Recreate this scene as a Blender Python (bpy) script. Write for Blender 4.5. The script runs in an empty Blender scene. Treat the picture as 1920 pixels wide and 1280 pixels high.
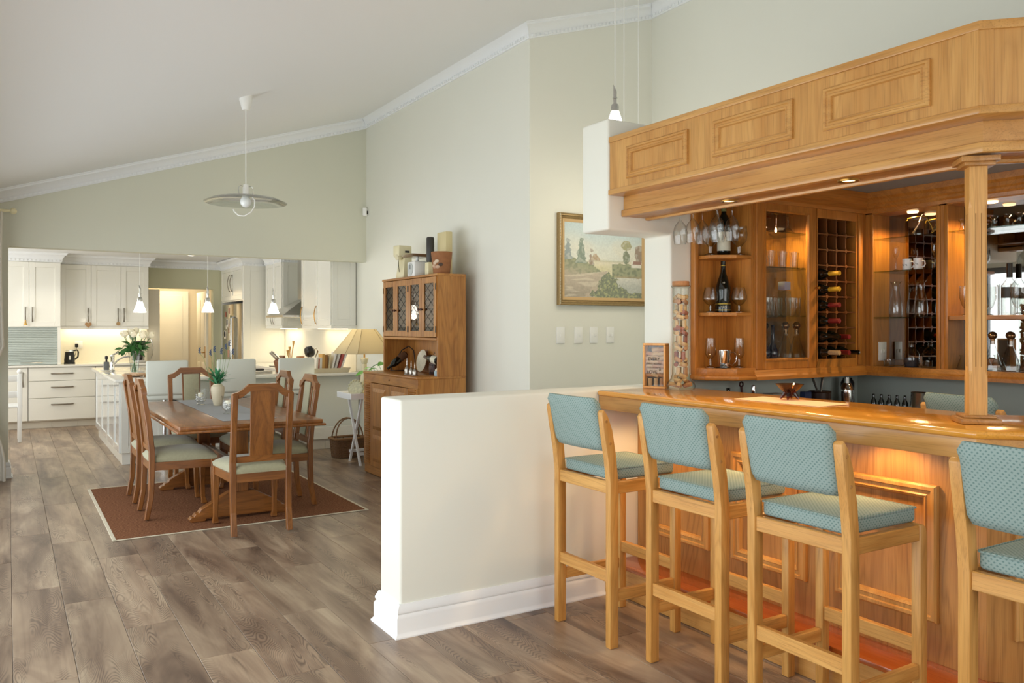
import bpy, bmesh, math, random
from mathutils import Vector, Matrix
from math import sin, cos, pi, radians as R
S = bpy.context.scene
COL = S.collection
random.seed(11)

# ---------------------------------------------------------------- camera
cam = bpy.data.cameras.new('camera')
cam.sensor_width = 36.0
cam.lens = 1535.0 / 1920.0 * 36.0
cam.shift_y = -27.0 / 1920.0
cam.clip_start = 0.02
camo = bpy.data.objects.new('camera', cam)
camo.location = (0, 0, 1.44)
camo.rotation_euler = (R(90), 0, R(-31.6))
COL.objects.link(camo)
S.camera = camo

# ---------------------------------------------------------------- world, daylight, exposure
W = bpy.data.worlds.new('overcast_sky'); S.world = W; W.use_nodes = True
W.node_tree.nodes['Background'].inputs[0].default_value = (0.86, 0.93, 1.0, 1)
W.node_tree.nodes['Background'].inputs[1].default_value = 1.0

def area(name, loc, rot, sx, sy, power, col=(1, 1, 1), spread=180, parent=None):
    l = bpy.data.lights.new(name, 'AREA'); l.shape = 'RECTANGLE'; l.size = sx; l.size_y = sy
    l.energy = power; l.color = col; l.spread = R(spread)
    o = bpy.data.objects.new(name, l); COL.objects.link(o)
    o.location = loc; o.rotation_euler = rot
    if parent is not None: o.parent = parent
    return o
# daylight entering by the glazed doors of the window wall, the window behind the camera and the kitchen window
area('daylight_glazed_doors', (-0.62, 4.13, 1.12), (0, R(-90), 0), 2.1, 8.4, 150, (0.92, 0.97, 1.0))
area('daylight_rear_window', (2.2, -3.3, 1.72), (R(90), 0, 0), 4.1, 1.95, 72, (1.0, 0.95, 0.88))
area('daylight_kitchen_window', (-1.93, 11.6, 1.55), (0, R(-90), 0), 1.5, 3.4, 62, (1.0, 0.98, 0.94))
S.view_settings.view_transform = 'Standard'
S.view_settings.look = 'None'
S.view_settings.exposure = 0.28
S.view_settings.gamma = 1.0
S.view_settings.use_curve_mapping = False
cy = S.cycles
cy.max_bounces = 8; cy.diffuse_bounces = 4; cy.glossy_bounces = 4; cy.transmission_bounces = 6
cy.use_adaptive_sampling = True; cy.adaptive_threshold = 0.025; cy.transparent_max_bounces = 20; cy.caustics_reflective = False; cy.caustics_refractive = False
cy.sample_clamp_indirect = 4.0; cy.use_denoising = True

# ---------------------------------------------------------------- mesh helpers
class MB:
    def __init__(s): s.v = []; s.f = []
    def add(s, v, f, M=None):
        n = len(s.v)
        s.v += [tuple(M @ Vector(p)) for p in v] if M is not None else [tuple(p) for p in v]
        s.f += [tuple(i + n for i in q) for q in f]
        return s
    def box(s, x0, x1, y0, y1, z0, z1, M=None):
        v = [(x, y, z) for z in (z0, z1) for y in (y0, y1) for x in (x0, x1)]
        return s.add(v, [(0, 2, 3, 1), (4, 5, 7, 6), (0, 1, 5, 4), (2, 6, 7, 3), (0, 4, 6, 2), (1, 3, 7, 5)], M)
    def cbox(s, c, d, M=None):
        return s.box(c[0]-d[0]/2, c[0]+d[0]/2, c[1]-d[1]/2, c[1]+d[1]/2, c[2]-d[2]/2, c[2]+d[2]/2, M)
    def hexa(s, b, t):      # bottom and top quads
        return s.add(list(b) + list(t), [(3, 2, 1, 0), (4, 5, 6, 7), (0, 1, 5, 4), (1, 2, 6, 5), (2, 3, 7, 6), (3, 0, 4, 7)])
    def prism(s, poly, a, b, axis='z', M=None):
        n = len(poly)
        if axis == 'z': mk = lambda p, h: (p[0], p[1], h)
        elif axis == 'y': mk = lambda p, h: (p[0], h, p[1])
        else: mk = lambda p, h: (h, p[0], p[1])
        v = [mk(p, a) for p in poly] + [mk(p, b) for p in poly]
        f = [tuple(reversed(range(n))), tuple(range(n, 2*n))] + [(i, (i+1) % n, (i+1) % n + n, i + n) for i in range(n)]
        return s.add(v, f, M)
    def lathe(s, prof, seg=24, c=(0, 0, 0), M=None, cap=True):
        v = []; f = []
        for r, z in prof:
            for k in range(seg):
                a = 2*pi*k/seg; v.append((c[0] + r*cos(a), c[1] + r*sin(a), c[2] + z))
        for i in range(len(prof)-1):
            for k in range(seg):
                k2 = (k+1) % seg
                f.append((i*seg+k, i*seg+k2, (i+1)*seg+k2, (i+1)*seg+k))
        if cap:
            if prof[0][0] > 1e-5: f.append(tuple(reversed(range(seg))))
            if prof[-1][0] > 1e-5: f.append(tuple(range((len(prof)-1)*seg, len(prof)*seg)))
        return s.add(v, f, M)
    def tube(s, pts, r, seg=8, closed=False, M=None):
        P = [Vector(p) for p in pts]; n = len(P); v = []; f = []
        up = Vector((0, 0, 1)); prev = None
        for i in range(n):
            if closed: t = (P[(i+1) % n] - P[i-1])
            else: t = P[min(i+1, n-1)] - P[max(i-1, 0)]
            t.normalize()
            if prev is None:
                a = t.cross(up)
                if a.length < 1e-3: a = t.cross(Vector((1, 0, 0)))
            else:
                a = prev - t*prev.dot(t)
                if a.length < 1e-4: a = t.cross(up)
            a.normalize(); prev = a; b = t.cross(a)
            rr = r[i] if isinstance(r, (list, tuple)) else r
            for k in range(seg):
                w = 2*pi*k/seg; v.append(P[i] + a*(rr*cos(w)) + b*(rr*sin(w)))
        m = n if closed else n-1
        for i in range(m):
            for k in range(seg):
                k2 = (k+1) % seg; j = (i+1) % n
                f.append((i*seg+k, i*seg+k2, j*seg+k2, j*seg+k))
        if not closed:
            f.append(tuple(reversed(range(seg)))); f.append(tuple(range((n-1)*seg, n*seg)))
        return s.add(v, f, M)
    def ball(s, c, r, seg=14, rings=8, sz=1.0, M=None):
        return s.lathe([(r*sin(pi*i/rings) if 0 < i < rings else 1e-6, -r*sz*cos(pi*i/rings)) for i in range(rings+1)], seg, c, M, cap=False)
    def sweep(s, prof, p0, p1, out, m0=0.0, m1=0.0):   # profile of (out, up) carried from p0 to p1, ends mitred
        p0 = Vector(p0); p1 = Vector(p1); out = Vector(out); d = (p1-p0).normalized(); up = Vector((0, 0, 1)); n = len(prof)
        v = [p0 + out*a + up*b + d*(m0*a) for a, b in prof] + [p1 + out*a + up*b + d*(m1*a) for a, b in prof]
        f = [tuple(range(n)), tuple(reversed(range(n, 2*n)))] + [(i, i+n, (i+1) % n + n, (i+1) % n) for i in range(n)]
        return s.add(v, f)
    def build(s, name, mat, parent=None, bevel=0, seg=2, smooth=False, uv=False, w=False, ang=35):
        me = bpy.data.meshes.new(name)
        V = s.v
        if w and parent is not None:
            L = parent.location.copy()
            if parent.parent is not None: L = L + parent.parent.location
            V = [(p[0]-L.x, p[1]-L.y, p[2]-L.z) for p in V]
        me.from_pydata([tuple(p) for p in V], [], s.f)
        bm = bmesh.new(); bm.from_mesh(me)
        bmesh.ops.recalc_face_normals(bm, faces=bm.faces)
        if bevel:
            es = [e for e in bm.edges if len(e.link_faces) == 2 and e.calc_face_angle(0) > R(28)]
            bmesh.ops.bevel(bm, geom=es, offset=bevel, segments=seg, affect='EDGES', profile=0.5, clamp_overlap=True)
        if uv:
            lay = bm.loops.layers.uv.new('UVMap')
            for fc in bm.faces:
                n = fc.normal; ax = max(range(3), key=lambda i: abs(n[i]))
                for lp in fc.loops:
                    c = lp.vert.co
                    lp[lay].uv = (c.y, c.z) if ax == 0 else ((c.x, c.z) if ax == 1 else (c.x, c.y))
        bm.to_mesh(me); bm.free()
        if smooth or (bevel and seg > 1):
            me.polygons.foreach_set('use_smooth', [True]*len(me.polygons))
            me.set_sharp_from_angle(angle=R(ang))
        if mat is not None: me.materials.append(mat)
        o = bpy.data.objects.new(name, me); COL.objects.link(o)
        if parent is not None: o.parent = parent
        return o

def tag(o, label, cat=None, group=None, kind=None):
    if label: o['label'] = label
    if cat: o['category'] = cat
    if group: o['group'] = group
    if kind: o['kind'] = kind
    return o
def thing(name, label, cat, loc=(0, 0, 0), rotz=0.0, group=None):
    o = bpy.data.objects.new(name, None); o.empty_display_size = 0.1; COL.objects.link(o)
    o.location = loc; o.rotation_euler = (0, 0, rotz)
    return tag(o, label, cat, group)
def struct(name, mb, mat, label, bevel=0, **k):
    o = mb.build(name, mat, None, bevel, **k); return tag(o, label, None, None, 'structure')
def one(name, mb, mat, label, cat, loc=(0, 0, 0), rotz=0.0, group=None, **k):   # a thing that is one mesh
    o = mb.build(name, mat, None, **k); o.location = loc; o.rotation_euler = (0, 0, rotz)
    return tag(o, label, cat, group)
def copy_tree(o, parent=None, loc=None, rotz=None, label=None, group=None):
    c = o.copy(); COL.objects.link(c); c.parent = parent
    for ch in list(o.children): copy_tree(ch, c)
    if loc is not None: c.location = loc
    if rotz is not None: c.rotation_euler = (0, 0, rotz)
    if label: c['label'] = label
    if group: c['group'] = group
    return c
def spot(name, loc, power, col, angle=110, blend=0.5, size=0.03, parent=None, rot=(0, 0, 0)):
    l = bpy.data.lights.new(name, 'SPOT'); l.energy = power; l.color = col; l.spot_size = R(angle); l.spot_blend = blend; l.shadow_soft_size = size
    o = bpy.data.objects.new(name, l); COL.objects.link(o); o.location = loc; o.rotation_euler = rot
    if parent is not None: o.parent = parent
    return o
def point(name, loc, power, col, size=0.03, parent=None):
    l = bpy.data.lights.new(name, 'POINT'); l.energy = power; l.color = col; l.shadow_soft_size = size
    o = bpy.data.objects.new(name, l); COL.objects.link(o); o.location = loc
    if parent is not None: o.parent = parent
    return o

# ---------------------------------------------------------------- materials
def lin(h):
    c = [int(h[i:i+2], 16)/255 for i in (0, 2, 4)]
    return tuple(x/12.92 if x <= 0.04045 else ((x+0.055)/1.055)**2.4 for x in c) + (1,)
class NT:
    def __init__(s, name):
        s.m = bpy.data.materials.new(name); s.m.use_nodes = True; s.t = s.m.node_tree; s.n = s.t.nodes
        s.b = s.n['Principled BSDF']; s.out = s.n['Material Output']
    def node(s, ty, **k):
        n = s.n.new(ty)
        for a, b in k.items(): setattr(n, a, b)
        return n
    def link(s, a, b): s.t.links.new(a, b)
    def set(s, **k):
        for a, b in k.items(): s.b.inputs[a.replace('_', ' ')].default_value = b
    def mix(s, fac, a, b, mode='MIX'):
        n = s.node('ShaderNodeMix', data_type='RGBA', blend_type=mode)
        for i, x in ((0, fac), (6, a), (7, b)):
            if hasattr(x, 'is_linked'): s.link(x, n.inputs[i])
            else: n.inputs[i].default_value = x
        return n.outputs[2]
    def math(s, op, a, b=0.0, c=0.0):
        n = s.node('ShaderNodeMath', operation=op)
        for i, x in enumerate((a, b, c)):
            if hasattr(x, 'is_linked'): s.link(x, n.inputs[i])
            else: n.inputs[i].default_value = x
        return n.outputs[0]
    def ramp(s, fac, stops):
        n = s.node('ShaderNodeValToRGB'); e = n.color_ramp.elements
        while len(e) < len(stops): e.new(0.5)
        for i, (p, c) in enumerate(stops): e[i].position = p; e[i].color = c if len(c) == 4 else (*c, 1)
        s.link(fac, n.inputs[0]); return n.outputs[0]
    def noise(s, vec, scale, detail=3, dist=0.0, rough=0.5):
        n = s.node('ShaderNodeTexNoise'); n.inputs['Scale'].default_value = scale; n.inputs['Detail'].default_value = detail
        n.inputs['Distortion'].default_value = dist; n.inputs['Roughness'].default_value = rough
        if vec is not None: s.link(vec, n.inputs['Vector'])
        return n.outputs[0]
    def coord(s, scale=(1, 1, 1), rnd=True, kind='Object'):
        tc = s.node('ShaderNodeTexCoord'); mp = s.node('ShaderNodeMapping'); mp.inputs['Scale'].default_value = scale
        src = tc.outputs[kind]
        if rnd:
            oi = s.node('ShaderNodeObjectInfo'); va = s.node('ShaderNodeVectorMath', operation='MULTIPLY_ADD')
            cb = s.node('ShaderNodeCombineXYZ')
            for i in range(3): s.link(oi.outputs['Random'], cb.inputs[i])
            s.link(cb.outputs[0], va.inputs[0]); va.inputs[1].default_value = (17.3, 9.1, 23.7); s.link(src, va.inputs[2]); src = va.outputs[0]
        s.link(src, mp.inputs['Vector']); return mp.outputs[0]
    def bump(s, h, strength=0.2, dist=0.002):
        n = s.node('ShaderNodeBump'); n.inputs['Strength'].default_value = strength; n.inputs['Distance'].default_value = dist
        s.link(h, n.inputs['Height']); s.link(n.outputs[0], s.b.inputs['Normal'])
def plain(name, col, rough=0.5, metal=0.0, coat=0.0, vary=0.0, vscale=4.0, bump=0.0, bscale=60.0, spec=0.5, emit=0.0, sheen=0.0):
    t = NT(name); c = lin(col) if isinstance(col, str) else col
    t.set(Base_Color=c, Roughness=rough, Metallic=metal, Coat_Weight=coat, Specular_IOR_Level=spec, Sheen_Weight=sheen)
    if emit: t.set(Emission_Color=c, Emission_Strength=emit)
    if vary:
        n = t.noise(t.coord(), vscale, 3)
        t.link(t.mix(n, tuple(x*(1-vary) for x in c[:3]) + (1,), tuple(min(1, x*(1+vary)) for x in c[:3]) + (1,)), t.b.inputs['Base Color'])
    if bump: t.bump(t.noise(t.coord(rnd=False), bscale, 4), bump, 0.003)
    return t.m
def wood(name, dark, light, axis=2, rough=0.38, coat=0.15, fig=9.0, scale=1.0, contrast=1.0, line=0.35, relief=0.08):
    t = NT(name); st = [1.0*scale]*3; st[axis] = 0.11*scale
    v = t.coord(tuple(st)); sp = [240.0*scale]*3; sp[axis] = 5.0*scale; v2 = t.coord(tuple(sp))
    a = t.noise(v, 3.2, 3, 0.4); fl = t.math('PINGPONG', t.math('MULTIPLY', a, fig*2), 0.5)
    fl = t.math('MULTIPLY', fl, 2.0)
    b = t.noise(v, 11.0, 4, 0.8); p = t.noise(v2, 1.0, 3)
    base = t.mix(t.ramp(b, [(0.5-0.28*contrast if contrast < 1.7 else 0.02, (0, 0, 0)), (0.72, (1, 1, 1))]), lin(dark), lin(light))
    lw = tuple(x*0.62 for x in lin(dark)[:3]) + (1,)
    m = t.math('MULTIPLY', t.math('MULTIPLY', t.ramp(fl, [(0.0, (1, 1, 1)), (0.5, (0.0, 0.0, 0.0))]), t.math('MULTIPLY_ADD', p, 1.2, 0.4)), line)
    c1 = t.mix(m, base, lw)
    m2 = t.math('MULTIPLY', t.ramp(p, [(0.52, (0, 0, 0)), (0.70, (1, 1, 1))]), 0.5)
    t.link(t.mix(m2, c1, lw), t.b.inputs['Base Color'])
    t.set(Roughness=rough, Coat_Weight=coat, Coat_Roughness=0.15)
    t.bump(p, relief, 0.001)
    return t.m
def glass(name, tint=(0.95, 0.965, 0.955), edge=0.12, ior=1.45, rough=0.01, blend=0.35):
    t = NT(name); t.n.remove(t.b)
    lw = t.node('ShaderNodeLayerWeight'); lw.inputs[0].default_value = blend
    l2 = t.node('ShaderNodeLayerWeight'); l2.inputs[0].default_value = 0.5; f0 = ((ior-1)/(ior+1))**2
    fr = t.math('MULTIPLY_ADD', t.math('POWER', l2.outputs['Facing'], 5.0), 1-f0, f0)
    tr = t.node('ShaderNodeBsdfTransparent'); gl = t.node('ShaderNodeBsdfGlossy'); gl.inputs['Roughness'].default_value = rough
    t.link(t.mix(t.math('POWER', lw.outputs['Facing'], 2.2), (*tint, 1), tuple(x*edge for x in tint) + (1,)), tr.inputs[0])
    ms = t.node('ShaderNodeMixShader'); t.link(fr, ms.inputs[0]); t.link(tr.outputs[0], ms.inputs[1]); t.link(gl.outputs[0], ms.inputs[2])
    t.link(ms.outputs[0], t.out.inputs[0]); return t.m
def fabric_dots(name, ground, dot, pitch=0.016):
    t = NT(name); v = t.node('ShaderNodeUVMap'); sx = t.node('ShaderNodeSeparateXYZ'); t.link(v.outputs[0], sx.inputs[0])
    def cell(off):
        u = t.math('SUBTRACT', t.math('FRACT', t.math('ADD', t.math('MULTIPLY', sx.outputs[0], 1/pitch), off)), 0.5)
        w = t.math('SUBTRACT', t.math('FRACT', t.math('ADD', t.math('MULTIPLY', sx.outputs[1], 1/pitch), off)), 0.5)
        d = t.math('ADD', t.math('ABSOLUTE', u), t.math('MULTIPLY', t.math('ABSOLUTE', w), 1.35))
        return t.math('LESS_THAN', d, 0.26)
    k = t.math('MAXIMUM', cell(0.0), cell(0.5)); n = t.noise(t.coord(rnd=False), 420, 2)
    g = t.mix(t.math('MULTIPLY', n, 0.45), lin(ground), tuple(x*0.6 for x in lin(ground)[:3]) + (1,))
    t.link(t.mix(t.math('MULTIPLY', k, 0.85), g, lin(dot)), t.b.inputs['Base Color'])
    t.set(Roughness=0.9, Specular_IOR_Level=0.2); t.bump(t.math('ADD', n, t.math('MULTIPLY', k, -0.6)), 0.35, 0.002); return t.m
def emitter(name, col, strength):
    t = NT(name); t.set(Base_Color=(*col, 1), Emission_Color=(*col, 1), Emission_Strength=strength, Roughness=0.4); return t.m

M = {}
M['wall'] = plain('wall_paint', 'e9e8dc', 0.85, vary=0.012, vscale=2.5, bump=0.06, bscale=90)
M['sage'] = plain('sage_wall_paint', 'dfdfce', 0.85, vary=0.012, vscale=2.5, bump=0.06, bscale=90)
M['olive'] = plain('kitchen_wall_paint', 'cfcdae', 0.85, bump=0.05)
M['ceil'] = plain('ceiling_paint', 'f3f4f4', 0.9, bump=0.05, bscale=70)
M['trim'] = plain('white_trim_paint', 'f3f5f6', 0.35)
M['barwall'] = plain('bar_wall_paint', 'bcc5bd', 0.8, bump=0.05)
M['barceil'] = plain('bar_ceiling_paint', '98a3a8', 0.9)
for i, ax in enumerate('xyz'):
    M['oak_'+ax] = wood('bar_oak_grain_'+ax, 'b87f3c', 'd2a05c', i, 0.33, 0.25, 9, 1.0, 1.0, 0.25)
    M['oakd_'+ax] = wood('cabinet_oak_grain_'+ax, '9f6a32', 'c18c4c', i, 0.4, 0.15, 13, 1.1, 1.0, 0.42)
    M['beech_'+ax] = wood('stool_oak_grain_'+ax, 'c1843b', 'dca85f', i, 0.42, 0.1, 9, 1.6, 1.0, 0.28)
    M['din_'+ax] = wood('dining_oak_grain_'+ax, '6f3f17', '9d632c', i, 0.33, 0.25, 10, 1.3, 1.0, 0.4)
    M['hut_'+ax] = wood('hutch_oak_grain_'+ax, '955a20', 'c08640', i, 0.42, 0.15, 10, 1.2, 1.0, 0.4)
for i, ax in enumerate('xyz'):
    M['cabw_'+ax] = wood('bar_cabinet_oak_grain_'+ax, 'a56522', 'c8863a', i, 0.4, 0.15, 12, 1.1, 1.0, 0.3)
    M['rackw_'+ax] = wood('shaded_rack_oak_grain_'+ax, '5f3210', '85501f', i, 0.5, 0.05, 9, 1.1, 1.0, 0.3)  # deepened brown puts the shade inside the bottle holes into the colour
M['top'] = wood('counter_oak_gloss', 'dc9230', 'efac4a', 1, 0.12, 0.6, 7, 0.8, 1.0, 0.12, 0.0)
M['step'] = wood('step_oak_varnish', '9c4b18', 'b9612a', 1, 0.14, 0.5, 7, 0.8, 1.0, 0.2)
M['glass'] = glass('clear_glass', (0.96, 0.975, 0.965), 0.08, 1.85, 0.01, 0.4)
M['pane'] = glass('pane_glass', (0.98, 0.985, 0.98), 0.7, 1.4)
M['shelfglass'] = glass('shelf_glass', (0.86, 0.94, 0.90), 0.3, 1.45)
M['blueglass'] = glass('blue_glass', (0.10, 0.16, 0.42), 0.3)
M['smoke'] = glass('leaded_pane_glass', (0.84, 0.82, 0.78), 0.7, 1.9)
M['mirror'] = plain('mirror', (0.40, 0.39, 0.37, 1), 0.015, 1.0)
M['steel'] = plain('brushed_steel', 'c9c8c4', 0.25, 1.0)
M['chrome'] = plain('polished_chrome', 'e6e6e6', 0.08, 1.0)
M['pewter'] = plain('pewter', 'b3aca4', 0.3, 1.0)
M['brass'] = plain('brass', 'b88a45', 0.3, 1.0)
M['dkmetal'] = plain('dark_metal', '2c2a28', 0.4, 0.8)
M['iron'] = plain('wrought_iron', '1d1a18', 0.5, 0.3)
M['black'] = plain('black_plastic', '161616', 0.35)
M['char'] = plain('charcoal_plastic', '3a3733', 0.5)
M['white'] = plain('white_plastic', 'f2f1ec', 0.35)
M['cream'] = plain('cream_plastic', 'e6dcb4', 0.4)
M['cab'] = plain('cabinet_lacquer', 'f0eee4', 0.22, coat=0.3)
M['stone'] = plain('white_quartz', 'f2efe6', 0.12, coat=0.4, vary=0.03, vscale=30)
M['kick'] = plain('kick_tile', 'cfc8ba', 0.35)
M['splash'] = plain('splashback', 'f3ecd8', 0.2)
M['leather'] = plain('pale_leather', 'dfe3d8', 0.45, bump=0.1, bscale=200)
M['sagefab'] = plain('sage_upholstery', 'a6a286', 0.9, vary=0.12, vscale=60, bump=0.2, bscale=500, spec=0.2, sheen=0.3)
M['teal'] = fabric_dots('teal_woven_upholstery', '98aaa5', '637f7c')
M['ceramic'] = plain('cream_ceramic', 'd8ccb0', 0.4, vary=0.08, vscale=9)
M['leaf'] = plain('leaf_green', '3f8a34', 0.5, vary=0.25, vscale=30)
M['leafd'] = plain('dark_leaf', '2f6a2c', 0.5, vary=0.3, vscale=40)
M['leafg'] = plain('sea_green_leaf', '4c9a6c', 0.6, vary=0.25, vscale=30)
M['lav'] = plain('lavender_blue', '50617c', 0.8, vary=0.2, vscale=80)
M['stem'] = plain('stem_green', '7f9a58', 0.6)
M['rose'] = plain('cream_rose', 'fbf4de', 0.7, vary=0.05, vscale=20)
M['cork'] = plain('cork', 'a97a52', 0.9, vary=0.3, vscale=90, bump=0.3, bscale=300)
M['corkl'] = plain('pale_cork', 'b8976d', 0.9, vary=0.25, vscale=90, bump=0.3, bscale=300)
M['corkd'] = plain('wine_stained_cork', '8d5340', 0.9, vary=0.3, vscale=90)
M['bottle'] = plain('dark_bottle_glass', '0b0f0a', 0.06, spec=0.7)
M['label'] = plain('cream_label', 'd9d3bd', 0.7, vary=0.08, vscale=120)
M['gold'] = plain('gold_foil', 'b7983a', 0.35, 0.6)
M['yellow'] = plain('yellow_capsule', 'c79a2a', 0.4)
M['redcap'] = plain('red_capsule', '7a1f1d', 0.4)
M['wicker'] = plain('wicker', '7b5a3c', 0.7, vary=0.35, vscale=60)
M['straw'] = plain('straw', 'd2a960', 0.8, vary=0.3, vscale=70)
M['terra'] = plain('painted_terracotta', '96623c', 0.8, vary=0.25, vscale=30, bump=0.2)
M['linen'] = plain('linen_runner', 'a3a4a6', 0.95, vary=0.06, vscale=300, bump=0.15, bscale=600)
M['placemat'] = plain('woven_placemat', 'e3c9a2', 0.9, vary=0.12, vscale=200, bump=0.2, bscale=400)
M['curtain'] = plain('curtain_cloth', 'd8d2c6', 0.9)
M['bulb'] = emitter('lit_opal_glass', (1.0, 0.93, 0.82), 5.0)
M['warmlens'] = emitter('warm_lamp_lens', (1.0, 0.72, 0.38), 3.0)
M['led'] = emitter('warm_led_strip', (1.0, 0.84, 0.6), 4.0)
M['door'] = plain('door_paint', 'efe6d2', 0.4)

def floor_mat():
    t = NT('laminate_plank'); v = t.coord((1, 0.2, 1)); v2 = t.coord((60, 1.6, 60)); vb = t.coord((1.5, 0.3, 1))
    a = t.noise(v, 4.4, 2, 0.2); fl = t.math('MULTIPLY', t.math('PINGPONG', t.math('MULTIPLY', a, 78), 0.5), 2.0)
    big = t.noise(vb, 3.4, 4, 0.6, 0.6); p = t.noise(v2, 1.0, 3); msk = t.noise(t.coord((1.6, 0.2, 1)), 5.5, 2, 0.3)
    oi = t.node('ShaderNodeObjectInfo')
    base = t.ramp(big, [(0.27, lin('5d493d')), (0.42, lin('8a7360')), (0.56, lin('a68f78')), (0.72, lin('c3ae94'))])
    tone = t.math('ADD', t.math('MULTIPLY', oi.outputs['Random'], 0.2), 0.78)
    cb = t.node('ShaderNodeCombineXYZ')
    for i in range(3): t.link(tone, cb.inputs[i])
    base = t.mix(1.0, base, cb.outputs[0], 'MULTIPLY')
    ln = t.math('MULTIPLY', t.ramp(fl, [(0.15, (1, 1, 1)), (0.6, (0, 0, 0))]), t.math('MULTIPLY', t.ramp(msk, [(0.47, (0, 0, 0)), (0.57, (1, 1, 1))]), 0.62))
    c = t.mix(ln, base, lin('4a3b33')); c = t.mix(t.math('MULTIPLY', t.ramp(p, [(0.5, (0, 0, 0)), (0.8, (1, 1, 1))]), 0.3), c, lin('5a483b'))
    t.link(c, t.b.inputs['Base Color']); t.set(Roughness=0.34, Specular_IOR_Level=0.45)
    t.bump(t.math('ADD', p, ln), 0.12, 0.001); return t.m
M['plank'] = floor_mat()
def rug_mat():
    t = NT('sisal_weave'); v = t.coord((70, 190, 1), rnd=False); n = t.ramp(t.noise(v, 1.0, 2), [(0.36, (0, 0, 0)), (0.64, (1, 1, 1))]); b = t.noise(t.coord((2, 7, 1), rnd=False), 2.0, 3)
    c = t.mix(n, lin('523020'), lin('a0714f')); t.link(t.mix(t.math('MULTIPLY', b, 0.5), c, lin('7c4e36')), t.b.inputs['Base Color'])
    t.set(Roughness=0.95, Specular_IOR_Level=0.1); t.bump(n, 0.6, 0.004); return t.m
M['rug'] = rug_mat()
def shade_mat():
    t = NT('lampshade_linen'); d = t.node('ShaderNodeBsdfTranslucent'); d.inputs[0].default_value = lin('f1e6c8')
    t.set(Base_Color=lin('d3c8ac'), Roughness=0.9); ms = t.node('ShaderNodeMixShader'); ms.inputs[0].default_value = 0.45
    t.link(t.b.outputs[0], ms.inputs[1]); t.link(d.outputs[0], ms.inputs[2]); t.link(ms.outputs[0], t.out.inputs[0])
    return t.m
M['shade'] = shade_mat()
# ================================================================ THE SETTING
CZ = lambda x: 2.765 + 0.3175*x                 # underside of the pitched ceiling
XW, YF, YP, XB, YK = 3.62, 9.183, 5.61, 4.926, 14.0   # side wall, far wall, picture wall, bar wall, kitchen back wall
fl = struct('floor', MB().box(-2.2, 5.1, -3.1, 14.2, -0.09, -0.014), plain('subfloor', '6b5a4c', 0.6), 'grey brown oak laminate floor through dining room and kitchen')
PL, PWD = 1.38, 0.2305
pm = MB().box(0.0008, PWD-0.0008, 0.0008, PL-0.0008, -0.014, 0.0)
p0 = pm.build('plank', M['plank'], fl, bevel=0.0014, seg=1); first = True
row = 0
for k in range(-2, 21):
    x = 0.0155 + (k-0)*PWD
    off = (row*0.53 + random.uniform(-0.2, 0.2)) % PL; row += 1
    y = 0.9 - off
    while y < 14.0:
        vis = not ((x > XW+0.02 and y > 3.9) or (x > 3.1 and y + PL < 1.0) or (x > 1.1 and y > 9.5 and x < 1.6) or (x > 1.6 and y > 9.6) or (x < -0.3 and y < 8.3))
        if vis:
            o = p0 if first else p0.copy()
            if not first: COL.objects.link(o)
            first = False; o.location = (x, y, 0)
        y += PL

WT = 0.15
struct('wall_far', MB().prism([(-0.4, 0), (0, 0), (0, 2.21), (XW+0.02, 2.21), (XW+0.02, CZ(XW)), (-0.4, CZ(-0.4))], YF, YF+WT, 'y'), M['sage'], 'sage painted gable wall above the wide kitchen opening', bevel=0.008)
struct('wall_right', MB().box(XW, XW+WT, YP+WT, YK+0.2, 0, CZ(XW)+0.1), M['wall'], 'pale cream side wall behind the oak dresser')
struct('wall_back', MB().prism([(XW, 0), (XB+0.05, 0), (XB+0.05, CZ(XB)+0.1), (XW, CZ(XW)+0.1)], YP, YP+WT, 'y'), M['wall'], 'cream wall carrying the landscape painting and light switches')
struct('wall_bar', MB().box(XB, XB+WT, -3.0, YP+WT, 0, CZ(XB)+0.1), M['wall'], 'tall cream wall behind and above the bar')
hw = struct('wall_half', MB().prism([(1.553, 0), (XB, 0), (XB, 2.578), (2.779, 2.578), (2.779, 1.97), (3.235, 1.97), (3.235, 1.10), (1.553, 1.10)], 3.52, 3.757, 'y'), M['wall'], 'cream half height dividing wall rising to a bulkhead over the bar', bevel=0.014, seg=3)
struct('wall_panel', MB().box(3.30, XB, 3.512, 3.519, 0, 1.17).box(XB-0.008, XB-0.001, -2.9, 3.512, 0, 1.17), M['barwall'], 'grey green painted wall surface under the bar cabinets')
struct('wall_left', MB().box(-0.55, -0.4, -3.0, -0.1, 0, 2.66).box(-0.55, -0.4, 8.35, YF+WT, 0, 2.66).box(-0.55, -0.4, -0.1, 8.35, 2.16, 2.66), M['wall'], 'window wall with a row of glazed doors')
struct('wall_rear', MB().box(-0.55, 0.1, -3.15, -3.0, 0, 2.9).box(4.3, XB+WT, -3.15, -3.0, 0, 4.4).box(0.1, 4.3, -3.15, -3.0, 0, 0.7).prism([(0.1, 2.75), (4.3, 2.75), (4.3, CZ(4.3)+0.1), (0.1, CZ(0.1)+0.1)], -3.15, -3.0, 'y'), M['wall'], 'rear wall with a wide window')
struct('ceiling', MB().prism([(-0.55, CZ(-0.55)), (XB+WT, CZ(XB+WT)), (XB+WT, CZ(XB+WT)+0.12), (-0.55, CZ(-0.55)+0.12)], -3.15, YF+0.02, 'y'), M['ceil'], 'white sloping ceiling rising to the right')
struct('wall_kitchen', MB().box(-2.15, 1.86, YK, YK+WT, 0, 2.6).box(2.86, XW+WT, YK, YK+WT, 0, 2.6).box(1.86, 2.86, YK, YK+WT, 2.06, 2.6), M['olive'], 'olive painted kitchen back wall with an open doorway')
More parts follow.
